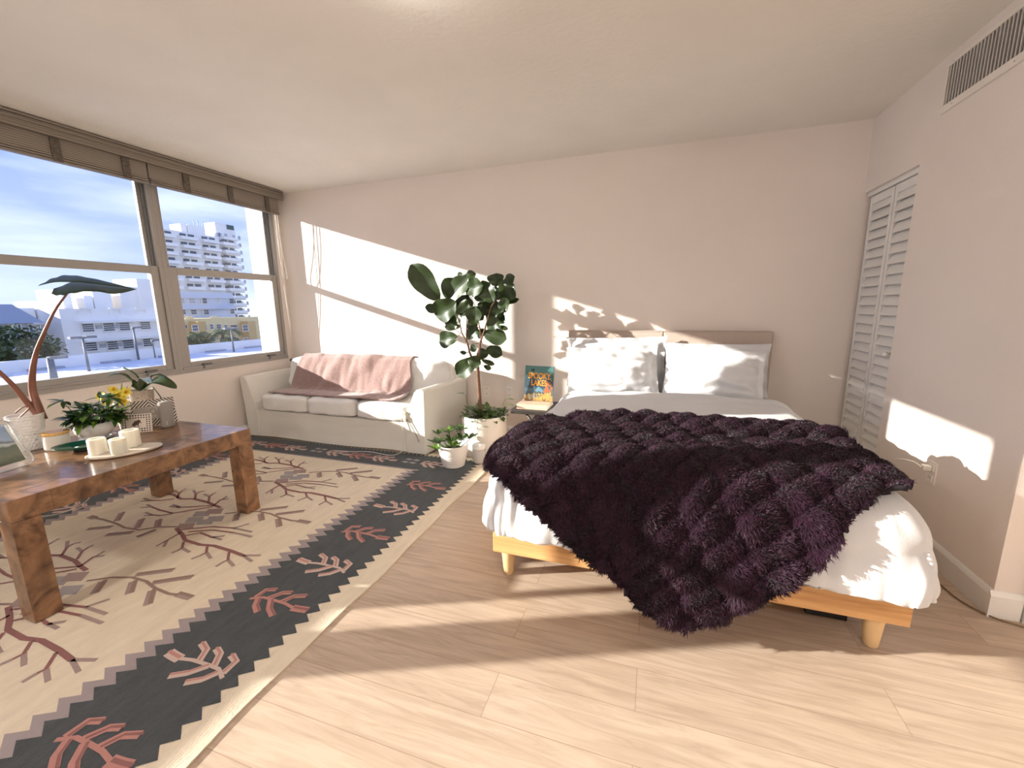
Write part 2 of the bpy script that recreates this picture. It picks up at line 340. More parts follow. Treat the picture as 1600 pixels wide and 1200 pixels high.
# wall outlets
outM = mat('outlet_plastic', (.86, .80, .74), .35); slotM = mat('outlet_slot', (.12, .1, .09), .6)
def outlet(T, label, plug=False):
    o = thing('wall_outlet', label, 'outlet', T.translation)
    link('cover_plate', MB().box((-.036, -.006, -.057), (.036, 0, .057), T=T), outM, o, bevel=.002)
    for s in (-1, 1):
        link('socket', MB().box((-.018, -.009, s*.026-.016), (.018, -.005, s*.026+.016), T=T).box((-.008, -.0095, s*.026-.003), (-.005, -.0089, s*.026+.009), 1, T=T).box((.005, -.0095, s*.026-.003), (.008, -.0089, s*.026+.009), 1, T=T), [outM, slotM], o)
    return o
outlet(Matrix.Translation((-1.262, YB, .445)), 'white outlet on the back wall beside the book table')
outlet(Matrix.Translation((-1.495, YB, .445)), 'white outlet on the back wall just behind the fiddle leaf fig trunk')
TR = Matrix.Translation((XR, 2.49, .415)) @ Matrix.Rotation(-PI/2, 4, 'Z')
outlet(TR, 'white outlet on the right wall beneath the patch of sunlight')
b = MB().box((XR-.045, 2.475, .425), (XR-.009, 2.505, .452))
pg = link('power_plug', b, cordM, bevel=.005); tag(pg, 'small white plug with its cord in the right wall outlet', 'plug')
cord('cable', [(XR-.045, 2.49, .44), (XR-.08, 2.51, .46), (XR-.12, 2.58, .44), (XR-.16, 2.70, .36)], .003, cordM, None, None, pg)
tanM = mat('brown_cord', (.23, .15, .08), .6)
cord('floor_cord', [(1.14, 2.56, .30), (1.20, 2.50, .09), (1.24, 2.36, .012), (1.26, 2.18, .005), (1.28, 2.06, .005), (1.36, 1.975, .005), (1.55, 1.95, .005), (1.9, 1.96, .005)], .0035, tanM, 'thin brown cord trailing from behind the bed along the right baseboard', 'cord')

# ------------------------------------------------------------------ rug (flat-woven, pattern woven in)
# strokes of one woven tree motif and one border sprig, metres from the motif's centre
MAROON=[[(-0.005,0.137),(-0.078,0.149),(-0.164,0.169),(-0.3,0.176),(-0.389,0.149),(-0.497,0.179),(-0.578,0.18)],[(-0.423,0.151),(-0.491,0.206),(-0.511,0.24)],[(-0.294,0.178),(-0.365,0.232),(-0.377,0.267)],[(-0.17,0.179),(-0.236,0.233),(-0.252,0.266)],[(-0.078,0.149),(-0.116,0.22),(-0.106,0.235)],[(-0.078,0.149),(-0.196,0.09),(-0.267,0.063)],[(-0.431,0.136),(-0.499,0.091),(-0.562,0.072)],[(-0.066,0.13),(-0.151,0.059),(-0.225,-0.007),(-0.349,-0.002),(-0.448,0.012)],[(-0.218,-0.011),(-0.269,-0.052),(-0.328,-0.06)],[(-0.009,-0.127),(0.095,-0.163),(0.178,-0.202),(0.305,-0.209),(0.385,-0.194),(0.518,-0.202),(0.617,-0.214)],[(0.186,-0.216),(0.24,-0.26),(0.244,-0.285)],[(0.355,-0.209),(0.408,-0.251),(0.405,-0.28)],[(0.518,-0.211),(0.579,-0.266),(0.574,-0.287)],[(0.07,-0.154),(0.081,-0.233),(0.083,-0.257)],[(0.129,-0.169),(0.179,-0.121),(0.294,-0.135)],[(0.026,-0.134),(0.18,-0.051),(0.316,-0.026)],[(0.102,-0.134),(0.217,-0.078),(0.363,-0.063)],]
TWIG=[[(-0.511,0.24),(-0.525,0.276)],[(-0.491,0.206),(-0.58,0.233)],[(-0.377,0.267),(-0.357,0.287)],[(-0.365,0.232),(-0.447,0.273)],[(-0.252,0.266),(-0.255,0.291)],[(-0.236,0.233),(-0.311,0.248)],[(-0.116,0.22),(-0.075,0.245)],[(-0.11,0.227),(-0.125,0.272)],[(-0.267,0.063),(-0.349,0.054)],[(-0.267,0.063),(-0.353,0.076)],[(-0.562,0.072),(-0.611,0.045)],[(-0.562,0.072),(-0.645,0.083)],[(-0.448,0.012),(-0.506,-0.017)],[(-0.448,0.012),(-0.517,0.026)],[(-0.328,-0.06),(-0.365,-0.082)],[(-0.328,-0.06),(-0.403,-0.051)],[(0.244,-0.285),(0.237,-0.31)],[(0.24,-0.26),(0.323,-0.277)],[(0.405,-0.28),(0.392,-0.317)],[(0.408,-0.251),(0.484,-0.283)],[(0.574,-0.287),(0.574,-0.325)],[(0.579,-0.266),(0.656,-0.295)],[(0.617,-0.214),(0.705,-0.186)],[(0.617,-0.214),(0.709,-0.239)],[(0.083,-0.257),(0.09,-0.291)],[(0.081,-0.233),(0.136,-0.283)],[(0.294,-0.135),(0.344,-0.103)],[(0.268,-0.133),(0.367,-0.137)],[(0.316,-0.026),(0.455,-0.025)],[(0.316,-0.026),(0.355,0.039)],[(0.363,-0.063),(0.501,-0.064)],]
BROWN=[[(-0.019,-0.114),(-0.12,-0.145),(-0.197,-0.205),(-0.31,-0.213),(-0.412,-0.197),(-0.546,-0.189),(-0.618,-0.191)],[(0.097,0.086),(0.182,0.14),(0.274,0.169),(0.372,0.17),(0.468,0.149),(0.569,0.142),(0.618,0.15)],]
LEAF=[[(-0.618,-0.191),(-0.682,-0.19)],[(-0.545,-0.095),(-0.446,-0.178)],[(-0.329,-0.112),(-0.231,-0.198)],[(-0.218,-0.088),(-0.133,-0.149)],[(-0.502,-0.291),(-0.394,-0.229)],[(-0.318,-0.297),(-0.202,-0.234)],[(-0.121,-0.261),(-0.107,-0.178)],[(0.604,0.153),(0.693,0.154)],[(0.266,0.187),(0.4,0.27)],[(0.409,0.17),(0.544,0.26)],[(0.174,0.11),(0.243,0.041)],[(0.313,0.152),(0.396,0.089)],[(0.468,0.137),(0.557,0.066)],]
GREY=[[(-0.002,-0.132),(-0.044,-0.084),(0.036,-0.048),(0.084,-0.098)],[(-0.027,-0.068),(-0.071,-0.017),(0.011,0.02),(0.061,-0.033)],[(-0.06,-0.002),(-0.106,0.052),(-0.021,0.091),(0.031,0.034)],[(-0.018,0.043),(-0.064,0.098),(0.022,0.137),(0.073,0.079)],[(0.06,-0.067),(0.019,-0.016),(0.1,0.02),(0.147,-0.032)],[(0.082,-0.023),(0.04,0.029),(0.123,0.066),(0.17,0.012)],]
BORDER=[[(-0.136,-0.032),(-0.087,-0.008),(-0.033,-0.007),(0.039,-0.009),(0.098,-0.02)],[(-0.119,-0.018),(-0.116,0.033),(-0.073,0.05)],[(-0.061,-0.006),(-0.029,0.04),(0.009,0.055)],[(0.012,-0.008),(0.038,0.038),(0.088,0.057)],[(-0.099,-0.021),(-0.074,-0.057),(-0.03,-0.084)],[(-0.041,-0.009),(-0.002,-0.052),(0.05,-0.082)],[(0.088,-0.02),(0.126,-0.017),(0.161,-0.012)],]
FIG=[(-1.695, 1.3, -1.881, 1.558, 0.146),(-1.68, 1.3, -1.613, 1.463, 0.146),(-1.642, 1.299, -1.467, 1.452, 0.119),(-1.737, 1.226, -1.887, 1.242, 0.06),(-1.531, 1.284, -1.723, 1.192, 0.146),(-1.55, 1.171, -1.479, 1.316, 0.113),(-1.462, 1.381, -1.311, 1.409, 0.106),(-1.573, 1.533, -1.524, 1.467, 0.053),(-1.495, 1.466, -1.4, 1.507, 0.066),(-1.241, 1.407, -1.246, 1.502, 0.106),(-1.209, 1.279, -1.297, 1.402, 0.099),(-1.201, 1.304, -1.083, 1.403, 0.133),(-1.131, 1.416, -1.042, 1.464, 0.066),(-1.174, 1.265, -1.058, 1.299, 0.033),(-1.399, 1.314, -1.306, 1.325, 0.06),(-1.415, 1.269, -1.316, 1.216, 0.093),(-1.384, 1.097, -1.366, 1.229, 0.099),(-1.26, 1.163, -1.182, 1.227, 0.08),(-1.182, 1.24, -1.099, 1.283, 0.066),(-1.274, 1.202, -1.237, 1.279, 0.066),(-1.585, 1.057, -1.633, 1.158, 0.08),(-1.576, 1.084, -1.706, 1.077, 0.05),(-1.534, 1.003, -1.692, 0.967, 0.106),(-1.498, 0.976, -1.421, 1.071, 0.08),(-1.277, 1.071, -1.191, 1.137, 0.08),(-1.234, 1.085, -1.15, 1.065, 0.029),(-1.328, 1.031, -1.152, 0.987, 0.099),(-1.346, 0.897, -1.218, 0.853, 0.08),(-1.411, 0.943, -1.383, 0.89, 0.04),(-1.57, 0.865, -1.517, 0.859, 0.026),(-1.459, 0.813, -1.356, 0.788, 0.08),(-1.43, 0.8, -1.592, 0.683, 0.119),(-1.349, 0.809, -1.252, 0.778, 0.032),(-1.372, 0.746, -1.317, 0.721, 0.034),(-1.431, 1.217, -1.488, 1.27, 0.093),(-1.347, 1.137, -1.416, 1.23, 0.08),]
FIGB=[[(-1.388, 0.452), (-1.395, 0.593), (-1.399, 0.732), (-1.408, 0.773)],[(-1.408, 0.773), (-1.445, 0.799), (-1.48, 0.867), (-1.499, 0.949), (-1.548, 1.03), (-1.567, 1.138), (-1.65, 1.286)],[(-1.408, 0.773), (-1.381, 0.842), (-1.359, 0.951), (-1.32, 1.045), (-1.289, 1.137), (-1.259, 1.241), (-1.201, 1.304)],[(-1.499, 0.949), (-1.502, 1.071), (-1.506, 1.164), (-1.531, 1.284)],[(-1.359, 0.951), (-1.363, 1.071), (-1.38, 1.229), (-1.441, 1.361)],]
creamR = mat('rug_cream_wool', (.78, .67, .52), .95, bump=.9, bscale=260, var=.06, vscale=30, stretch=(1, .25, 1))
darkR = mat('rug_charcoal_wool', (.058, .066, .072), .85, bump=.9, bscale=260, var=.18, vscale=40, stretch=(1, .25, 1), sheen=.15)
lavR = mat('rug_lavender_wool', (.37, .31, .31), .95, bump=.8, bscale=260, var=.06, stretch=(1, .25, 1))
maroR = mat('rug_maroon_wool', (.30, .135, .125), .95, bump=.8, bscale=260)
brownR = mat('rug_brown_wool', (.33, .22, .18), .95, bump=.8, bscale=260)
twigR = mat('rug_taupe_wool', (.40, .29, .26), .95, bump=.8, bscale=260)
greyR = mat('rug_grey_wool', (.40, .36, .35), .95, bump=.8, bscale=260)
pinkR = mat('rug_pink_wool', (.52, .25, .215), .95, bump=.8, bscale=260)
palR = mat('rug_pale_pink_wool', (.62, .47, .41), .95, bump=.8, bscale=260)
RUG = [creamR, darkR, lavR, maroR, brownR, twigR, greyR, pinkR, palR]
rx0, rx1, ry0, ry1, rz = XL+.03, -1.17, -1.3, 3.03, .007
rb = MB()
def wavyx(y): return rx1+.006*math.sin(y*5.1)+.004*math.sin(y*13+1)
n = 80
top = [(rx0, ry0+(ry1-ry0)*i/n, rz) for i in range(n+1)]; rt = [(wavyx(ry0+(ry1-ry0)*i/n), ry0+(ry1-ry0)*i/n, rz) for i in range(n+1)]
vs = top+rt+[(a, b_, 0.0005) for a, b_, _ in top]+[(a, b_, .0005) for a, b_, _ in rt]; q = n+1; fs = []
for i in range(n):
    fs += [(i, q+i, q+i+1, i+1), (q+i, 3*q+i, 3*q+i+1, q+i+1), (i, i+1, 2*q+i+1, 2*q+i)]
fs += [(0, 2*q, 3*q, q), (n, q+n, 3*q+n, 2*q+n)]
rb.add(vs, fs, 0)
def flat(poly, z, mi): rb.add([(a, b_, z) for a, b_ in poly], [tuple(range(len(poly)))], mi)
# bands with zigzag edges
P_ = .0612
def band(side):
    cx = -2.56
    X = lambda x: max(x if side > 0 else 2*cx-x, rx0+.004)
    k = 0
    while True:
        y1 = 2.945-k*P_; y0 = y1-P_; ym = (y0+y1)/2; k += 1
        if y0 < ry0+.04: break
        def row(a0, a1, b0, b1, z, mi):
            pts = [(X(a0), y0), (X(b0), y0), (X(b1), ym), (X(b0), y1), (X(a0), y1), (X(a1), ym)]
            flat(pts if side > 0 else pts[::-1], z, mi)
        if y1 < 2.68: row(-1.785, -1.73, -1.70, -1.645, rz+.0006, 2)
        if side > 0: row(-1.724, -1.668, -1.303, -1.262, rz+.0012, 1)
        else: row(-1.724, -1.668, -1.16, -1.16, rz+.0012, 1)
band(1); band(-1)
flat([(rx0+.004, 2.655), (-1.70, 2.655), (-1.70, 2.675), (rx0+.004, 2.675)], rz+.0010, 2)
flat([(rx0+.004, 2.672), (-1.30, 2.672), (-1.30, 2.955), (rx0+.004, 2.955)], rz+.0016, 1)
k = 0; x_ = rx0+.01
while x_ < -1.3:
    flat([(x_, 2.954), (x_+.04, 2.954), (x_+.02, 2.985)], rz+.0016, 1); x_ += .04
def ribbon(pts, w, z, mi, ctr, fy=1, fx=1, sc=1, taper=False):
    P = [Vector((ctr[0]+p[0]*fx*sc, ctr[1]+p[1]*fy*sc)) for p in pts]; L = []; R_ = []
    for i, p in enumerate(P):
        d = (P[min(i+1, len(P)-1)]-P[max(i-1, 0)]); d = d.normalized() if d.length > 0 else Vector((1, 0)); nrm = Vector((-d.y, d.x))
        ww = w*(1 if not taper else (.6 if i == 0 else 1)); L.append(p+nrm*ww/2); R_.append(p-nrm*ww/2)
    for i in range(len(P)-1):
        a = [R_[i], R_[i+1], L[i+1], L[i]]
        rb.add([(v.x, v.y, z) for v in a], [(0, 1, 2, 3)], mi)
    if True:
        for i in range(1, len(P)-1):   # joint caps
            c = P[i]; rb.add([(c.x+w*.48*math.cos(t*PI/4), c.y+w*.48*math.sin(t*PI/4), z-.00005) for t in range(8)], [tuple(range(8))], mi)
def tree(c):
    z = rz+.0008
    for i, g in enumerate(GREY): flat([(c[0]+p[0], c[1]+p[1]) for p in g[::-1]], z+.00006*i, 6 if i % 3 else 5)
    for g in TWIG: ribbon(g, .016, z+.0002, 5, c)
    for i, g in enumerate(MAROON): ribbon(g, .02 if i in (0, 9) else .013, z+.0004, 3, c)
    for g in BROWN: ribbon(g, .014, z+.0004, 4, c)
    for i, g in enumerate(LEAF):
        ribbon(g, .034, z+.0001, 5, c); ribbon([(p[0], p[1]+.008) for p in g], .016, z+.0006, 4, c)
for i in range(-2, 4): tree((-2.56, 1.617+.676*(i-2)))
for i in range(-1, 1): pass
def sprig(c, kind, fy=1, fx=1, sc=1.0):
    z = rz+.0022; a, b_ = ((7, 3) if kind else (8, 4))
    for j, g in enumerate(BORDER):
        w = .014 if j == 0 else (.036 if j == 6 else .026)
        ribbon(g, w, z if j == 0 else z+.0002, a, c, fy, fx, sc)
        if j: ribbon([(p[0]+.005, p[1]+.005) for p in g], w*.35, z+.0004, b_ if kind else 7, c, fy, fx, sc)
for i, yy in enumerate([-.98, -.66, -.35, -.05, .26, .565, .87, 1.2, 1.473, 1.774, 2.088, 2.436]):
    sprig((-1.478, yy), i % 2 == 1, 1, 1 if i % 2 else -1)
    sprig((-3.56, yy), i % 2 == 1, 1, 1 if i % 2 else -1)
for i in range(9): 
    xx = -3.5+i*.235
    if i % 4 == 3:
        for a_ in (-.05, .02): 
            for c_ in (-.03, .03): flat([(xx+a_, 2.81+c_), (xx+a_+.05, 2.80+c_), (xx+a_+.065, 2.83+c_), (xx+a_+.015, 2.84+c_)], rz+.0022, 6)
    else: sprig((xx, 2.81), i % 2, 1, 1, .82)
rug = link('area_rug', rb, RUG)
tag(rug, 'cream flat-woven rug with charcoal zigzag border and maroon branching tree motifs', 'rug')

# ------------------------------------------------------------------ coffee table
def burl(name, c1, c2, rough):
    m = wood(name, c1, c2, (2.2, 2.2, 2.2), 3.2, rough, ring=2.4, coat=.25); t = m.node_tree; b = t.nodes['Principled BSDF']
    ramp = [n for n in t.nodes if n.type == 'VALTORGB'][0]; src = ramp.outputs[0]
    tc = [n for n in t.nodes if n.type == 'TEX_COORD'][0]
    ck = t.nodes.new('ShaderNodeTexBrick'); ck.inputs['Scale'].default_value = 1; ck.inputs['Brick Width'].default_value = .26; ck.inputs['Row Height'].default_value = .30; ck.inputs['Mortar Size'].default_value = .0012
    ck.inputs['Color1'].default_value = (.78, .78, .78, 1); ck.inputs['Color2'].default_value = (1.12, 1.1, 1.08, 1); ck.inputs['Mortar'].default_value = (.5, .45, .4, 1); ck.offset = .3
    mp = t.nodes.new('ShaderNodeMapping'); mp.inputs['Rotation'].default_value = (0, 0, PI/2); mp.inputs['Location'].default_value = (.13, .11, 0)
    t.links.new(tc.outputs['Object'], mp.inputs[0]); t.links.new(mp.outputs[0], ck.inputs['Vector'])
    mx = t.nodes.new('ShaderNodeMixRGB'); mx.blend_type = 'MULTIPLY'; mx.inputs[0].default_value = 1; t.links.new(src, mx.inputs[1]); t.links.new(ck.outputs['Color'], mx.inputs[2]); t.links.new(mx.outputs[0], b.inputs['Base Color'])
    return m
burlM = burl('burl_wood_veneer', (.10, .048, .026), (.40, .215, .11), .28)
tx0, tx1, ty0, ty1, tz = -3.19, -2.312, .79, 1.825, .535
ct = thing('coffee_table', 'burl wood coffee table with square legs standing on the rug, covered in plants and candles', 'table', ((tx0+tx1)/2, (ty0+ty1)/2, rz+.001))
b = MB(); b.box((tx0, ty0, tz-.09), (tx1, ty1, tz)); link('tabletop', b, burlM, ct, bevel=.003)
lg = .088
for (a, c_) in ((tx0, ty0), (tx1-lg, ty0), (tx0, ty1-lg), (tx1-lg, ty1-lg)): link('leg', MB().box((a, c_, rz+.0035), (a+lg, c_+lg, tz-.0905)), burlM, ct, bevel=.002)
cord('extension_lead', [(-2.42, 1.10, .44), (-2.40, 1.05, .40), (-2.46, .98, .37), (-2.60, .94, .36), (-2.70, .98, .38), (-2.6, 1.05, .41), (-2.45, 1.12, .44)], .0022, cordM, 'thin pale cable loop hanging under the edge of the coffee table', 'cable')

# ------------------------------------------------------------------ cloth helpers
def nz3(x, y, z, s=0): return noise.noise(Vector((x+s*7.3, y-s*3.1, z+s*1.7)))
def cushion(mb, c, sz, T=None, k=5.0, wr=.006, nf=9, seed=0, n=26, puff=1.0):
    """soft box: rounded block, c centre, sz half sizes"""
    bmx = bmesh.new(); bmesh.ops.create_cube(bmx, size=2); bmesh.ops.subdivide_edges(bmx, edges=bmx.edges[:], cuts=n, use_grid_fill=True)
    vs = []
    for v in bmx.verts:
        p = v.co; m = (abs(p.x)**k+abs(p.y)**k+abs(p.z)**k)**(1/k); q = Vector((p.x/m, p.y/m, p.z/m))
        crown = 1+.10*puff*(1-q.x*q.x)*(1-q.y*q.y)
        w = Vector((q.x*sz[0], q.y*sz[1], q.z*sz[2]*crown))
        d = wr*(nz3(w.x*nf, w.y*nf*1.7, w.z*nf, seed)+.5*nz3(w.x*nf*2.3, w.y*nf*3, w.z*nf*2, seed+4))
        w += q.normalized()*d+Vector(c); vs.append(T @ w if T else w)
    bmx.verts.index_update(); fs = [tuple(v.index for v in f.verts) for f in bmx.faces]; bmx.free(); mb.add(vs, fs); return mb

# ------------------------------------------------------------------ sofa
slipM = mat('cream_slipcover_cotton', (.78, .75, .69), .9, bump=.5, bscale=320, var=.03, vscale=5, sheen=.1)
cushM = mat('off_white_cushion_cotton', (.80, .78, .75), .9, bump=.5, bscale=300, sheen=.1)
sx0, sx1, sy0, sy1 = -3.79, -1.775, 2.964, 3.645
sf = thing('sofa', 'white slipcovered three-seat sofa with flared arms against the back wall', 'sofa', ((sx0+sx1)/2, 3.3, .01))
link('base', MB().grid(lambda u, v: Vector((sx0+.06+u*(sx1-sx0-.1), sy0+.004+.006*nz3(u*7, v*2, 1)+(.012*math.sin(PI*v) if v > 0 else 0), .022+v*.262+(.006*math.sin(u*9) if v == 0 else 0))), 60, 14).box((sx0+.1, sy0+.015, .03), (sx1-.05, sy1, .285)), slipM, sf, smooth=False)
def arm(prof, flip):
    m = MB(); n = 24
    P = prof; k = len(P)
    vs = []; 
    for j in range(n+1):
        y = sy0-.004+(sy1-sy0)*j/n
        for (x, z) in P:
            vs.append((x+.004*nz3(x*5, y*6, z*6, 2)+(.07*(j/n)*(1 if flip else 0)), y, z+.003*nz3(x*9, y*9, z, 3)))
    fs = [tuple(range(k))[::-1], tuple(n*k+i for i in range(k))]
    for j in range(n):
        for i in range(k): fs.append((j*k+i, j*k+(i+1) % k, (j+1)*k+(i+1) % k, (j+1)*k+i))
    m.add(vs, fs)
    return m
# right arm: vertical outside, flared inner curve
pr = [(-1.778, .02), (-1.772, .30), (-1.766, .555), (-1.774, .575), (-1.80, .582), (-1.835, .576), (-1.862, .55), (-1.885, .50), (-1.91, .44), (-1.945, .38), (-1.96, .32), (-1.962, .02)]
link('arm', arm(pr[::-1], True), slipM, sf, bevel=.006)
pl_ = [(-3.715, .02), (-3.728, .30), (-3.745, .60), (-3.74, .612), (-3.715, .615), (-3.675, .608), (-3.655, .57), (-3.635, .50), (-3.61, .42), (-3.585, .36), (-3.57, .30), (-3.57, .02)]
pl_ = [(a-.055, b_) for a, b_ in pl_]
link('arm', arm(pl_, False), slipM, sf, bevel=.006)
link('back', MB().box((sx0+.05, 3.53, .03), (sx1+.02, sy1, .60)), slipM, sf, bevel=.03, seg=4)
def seat(c, hw, seed):
    m = MB(); cushion(m, (c, 3.20, .362), (hw, .25, .078), k=7, wr=.012, nf=6, seed=seed); return m
for i, (c, hw) in enumerate(((-3.30, .285), (-2.755, .275), (-2.20, .285))): link('seat_cushion', seat(c, hw, i), cushM, sf, smooth=True)
TB = Matrix.Translation((0, 3.43, .58)) @ Matrix.Rotation(-.24, 4, 'X')
link('back_cushion', cushion(MB(), (-3.125, 0, 0), (.49, .085, .175), T=TB, k=5, wr=.012, seed=9), cushM, sf, smooth=True)
link('back_cushion', cushion(MB(), (-2.195, 0, 0), (.462, .085, .178), T=TB, k=5, wr=.014, seed=12), cushM, sf, smooth=True)
link('tie_knot', cushion(MB(), (-1.955, 2.957, .345), (.018, .016, .04), wr=.01, nf=30, n=8), mat('tie_fabric', (.55, .54, .44), .9), sf, smooth=True)
# throw on the sofa
throwM = mat('dusty_pink_chenille', (.36, .24, .22), .95, bump=1, bscale=120, var=.16, vscale=70, sheen=.5)
def thr(u, v, x0=-3.42, x1=-2.13):
    # v: 0 behind the cushions .. 1 on the seat
    path = [(3.60, .62), (3.575, .70), (3.50, .775), (3.44, .785), (3.375, .75), (3.33, .66), (3.295, .56), (3.265, .475), (3.23, .452), (3.14, .455), (3.03, .452)]
    t = v*(len(path)-1); i = min(int(t), len(path)-2); f = t-i; y = path[i][0]*(1-f)+path[i+1][0]*f; z = path[i][1]*(1-f)+path[i+1][1]*f
    spread = max(0, v-.35)*.32
    x = (x0-spread*.55)+(x1+spread*.5-x0+spread*.55)*u
    ed = nz3(u*4, v*3, 5)
    rk = .045*max(0, nz3(x*4.2, v*2.2+ed*.5, 1.5)+.4*math.sin(x*19+v*3+2*nz3(x*2, v*2, 3)))+.012*nz3(x*14, v*5, 2)
    y -= rk*(1 if v > .3 else .4)*(.3+v); z += rk*.8*(.4 if v < .75 else .9); x += .02*nz3(v*6, u*3, 8)
    if u > .97 or u < .03: pass
    return Vector((x, y-.008, z+.004))
def tuft_fringe(m):
    for i in range(90):
        u = i/89; p = thr(u, 1); m.tube([p, p+Vector((random.uniform(-.01, .01), -.02, -.006))], .0022, 4)
m = MB(); m.grid(thr, 110, 60); o = link('throw_blanket', m, throwM, smooth=True, solid=.012)
tag(o, 'dusty pink chenille throw draped over the sofa back cushions', 'blanket')
cord('charging_cable', [(-1.99, 2.945, .35), (-1.975, 2.93, .2), (-1.98, 2.92, .06), (-2.06, 2.88, .014), (-2.3, 2.90, .014), (-2.45, 2.86, .014), (-2.62, 2.84, .014)], .003, cordM, 'white charging cable hanging down the sofa front onto the rug', 'cable')
cord('charging_cable', [(-1.945, 2.945, .34), (-1.90, 2.95, .27), (-1.86, 2.948, .20), (-1.83, 2.947, .13)], .003, mat('grey_cord', (.25, .24, .22), .6), 'grey cable curving down the right front corner of the sofa', 'cable')

# ------------------------------------------------------------------ bed
oakM = wood('golden_oak', (.56, .275, .10), (.78, .46, .20), (.7, 10, 14), 3.2, .4, ring=.7)
legM = wood('pale_leg_wood', (.66, .42, .20), (.80, .56, .30), (10, 10, 1), 3, .45)
linM = mat('white_cotton_bedding', (.68, .68, .695), .85, bump=.25, bscale=250, sheen=.1)
headM = mat('beige_headboard_linen', (.56, .455, .39), .9, bump=.7, bscale=420, var=.06, vscale=90)
bx0, bx1, by0, by1 = -.655, .888, 1.632, 3.655
bed = thing('bed', 'queen bed with golden wood frame and beige padded headboard', 'bed', ((bx0+bx1)/2, 2.65, 0))
link('front_rail', MB().box((bx0, by0, .135), (bx1, by0+.03, .266)), oakM, bed, bevel=.003)
for x in (bx0, bx1-.025): link('side_rail', MB().box((x, by0+.031, .135), (x+.025, 3.54, .266)), oakM, bed, bevel=.003)
link('slat_deck', MB().box((bx0+.026, by0+.031, .20), (bx1-.026, 3.54, .235)), legM, bed)
for (x, y) in ((bx0+.055, by0+.06), (bx1-.075, by0+.06), (bx0+.055, 3.45), (bx1-.075, 3.45)):
    link('leg', MB().lathe([(0, 0), (.022, 0), (.024, .004), (.034, .134), (0, .134)], (x, y, 0), 28), legM, bed, smooth=True, auto=True)
blackM = mat('black_metal', (.02, .02, .022), .5)
link('centre_support', MB().box((.08, by0+.05, .10), (.12, 3.5, .199)).box((.64, 1.80, 0), (.78, 1.85, .03)).box((.70, 1.81, .03), (.73, 1.84, .199)), blackM, bed)
hb = MB(); cx_ = (-.69+.85)/2
hz = 1.037
h = link('headboard', MB().box((-.69, 3.575, .12), (.0795, 3.655, hz)).box((.0805, 3.575, .12), (.85, 3.655, hz)), headM, bed, bevel=.012, seg=3)
link('piping', MB().tube([(-.69, 3.574, hz-.004), (.85, 3.574, hz-.004)], .0035, 6), headM, h)
matM = mat('mattress_ticking', (.8, .8, .79), .8)
mt_ = tag(link('mattress', MB().box((bx0+.03, by0+.03, .237), (bx1-.03, 3.57, .54)), matM, bevel=.05, seg=4), 'white mattress lying on the bed frame beneath the duvet', 'mattress')
# draped shape over the bed: unfolded (sx, sy) -> 3D around a rounded box
DX, DY0, TOPZ, RR = .117, 1.66, .605, .15
AH = .628
def drape(x, y, off=0.0, bulge=.035):
    ex = max(abs(x-DX)-AH, 0); sgx = 1 if x > DX else -1; ey = max(DY0-y, 0); e = math.hypot(ex, ey)
    bx = DX+sgx*min(abs(x-DX), AH); by = max(y, DY0)
    crown = .02*(1-min(1, ((x-DX)/.8)**2))
    if e < 1e-9: return Vector((bx, by, TOPZ+crown+off)), Vector((0, 0, 1))
    dx, dy = sgx*ex/e, -ey/e; R = RR+off
    if e < RR*PI/2: a = e/RR; h_ = R*math.sin(a); z = TOPZ+crown*(1-a/1.57)-RR+R*math.cos(a); nrm = Vector((dx*math.sin(a), dy*math.sin(a), math.cos(a)))
    else: dd = e-RR*PI/2; h_ = R+bulge*math.sin(min(1, dd/.2)*PI*.8); z = TOPZ-RR-dd; nrm = Vector((dx, dy, 0))
    return Vector((bx+dx*h_, by+dy*h_, z)), nrm
def duvet(u, v):
    # u across incl. drops, v from foot hem to near the pillows
    hem = .225+.15; x = DX+(u*2-1)*(AH+hem+.05); y = (DY0-hem)+v*(3.12-(DY0-hem))
    ex = max(abs(x-DX)-AH, 0); ey = max(DY0-y, 0); e = math.hypot(ex, ey)
    lim = hem+.03*nz3(x*3, y*3, 0)
    if e > lim:   # keep the hem round at the corners
        s = lim/e; x = DX+(1 if x > DX else -1)*(min(abs(x-DX), AH)+ex*s); y = y if ey == 0 else DY0-ey*s
    # narrow towards the pillows
    p, nrm = drape(x, y)
    drop = min(1, e/.3); t = math.atan2(ey, ex) if e > 0 else 0
    arc = x if ey > ex else y
    g = .016*nz3(arc*11+t*3, p.z*2.2, 3)*drop + .010*nz3(arc*26+t*6, p.z*4, 6)*drop
    g += .014*nz3(x*3.2, y*3.4, 1)*(1-drop)+.007*nz3(x*5+y*2, y*15, 2)*(1-drop*.6)
    if y > 2.85: g += .012*math.sin((y-2.85)*42)*min(1, (y-2.85)*8)*(1-drop)*(.6+.4*math.sin(x*4))
    gather = .02*max(0, math.sin(arc*34+4*nz3(arc*3, 0, 2)))*max(0, (e-.2)/.2)
    p = p+nrm*(g-gather*.6)
    if y > 3.05: p.z -= (y-3.05)*.5
    return p
o = link('duvet', MB().grid(duvet, 230, 190), linM, smooth=True, solid=.012)
tag(o, 'white crumpled duvet spread over the bed and hanging over its foot', 'duvet')
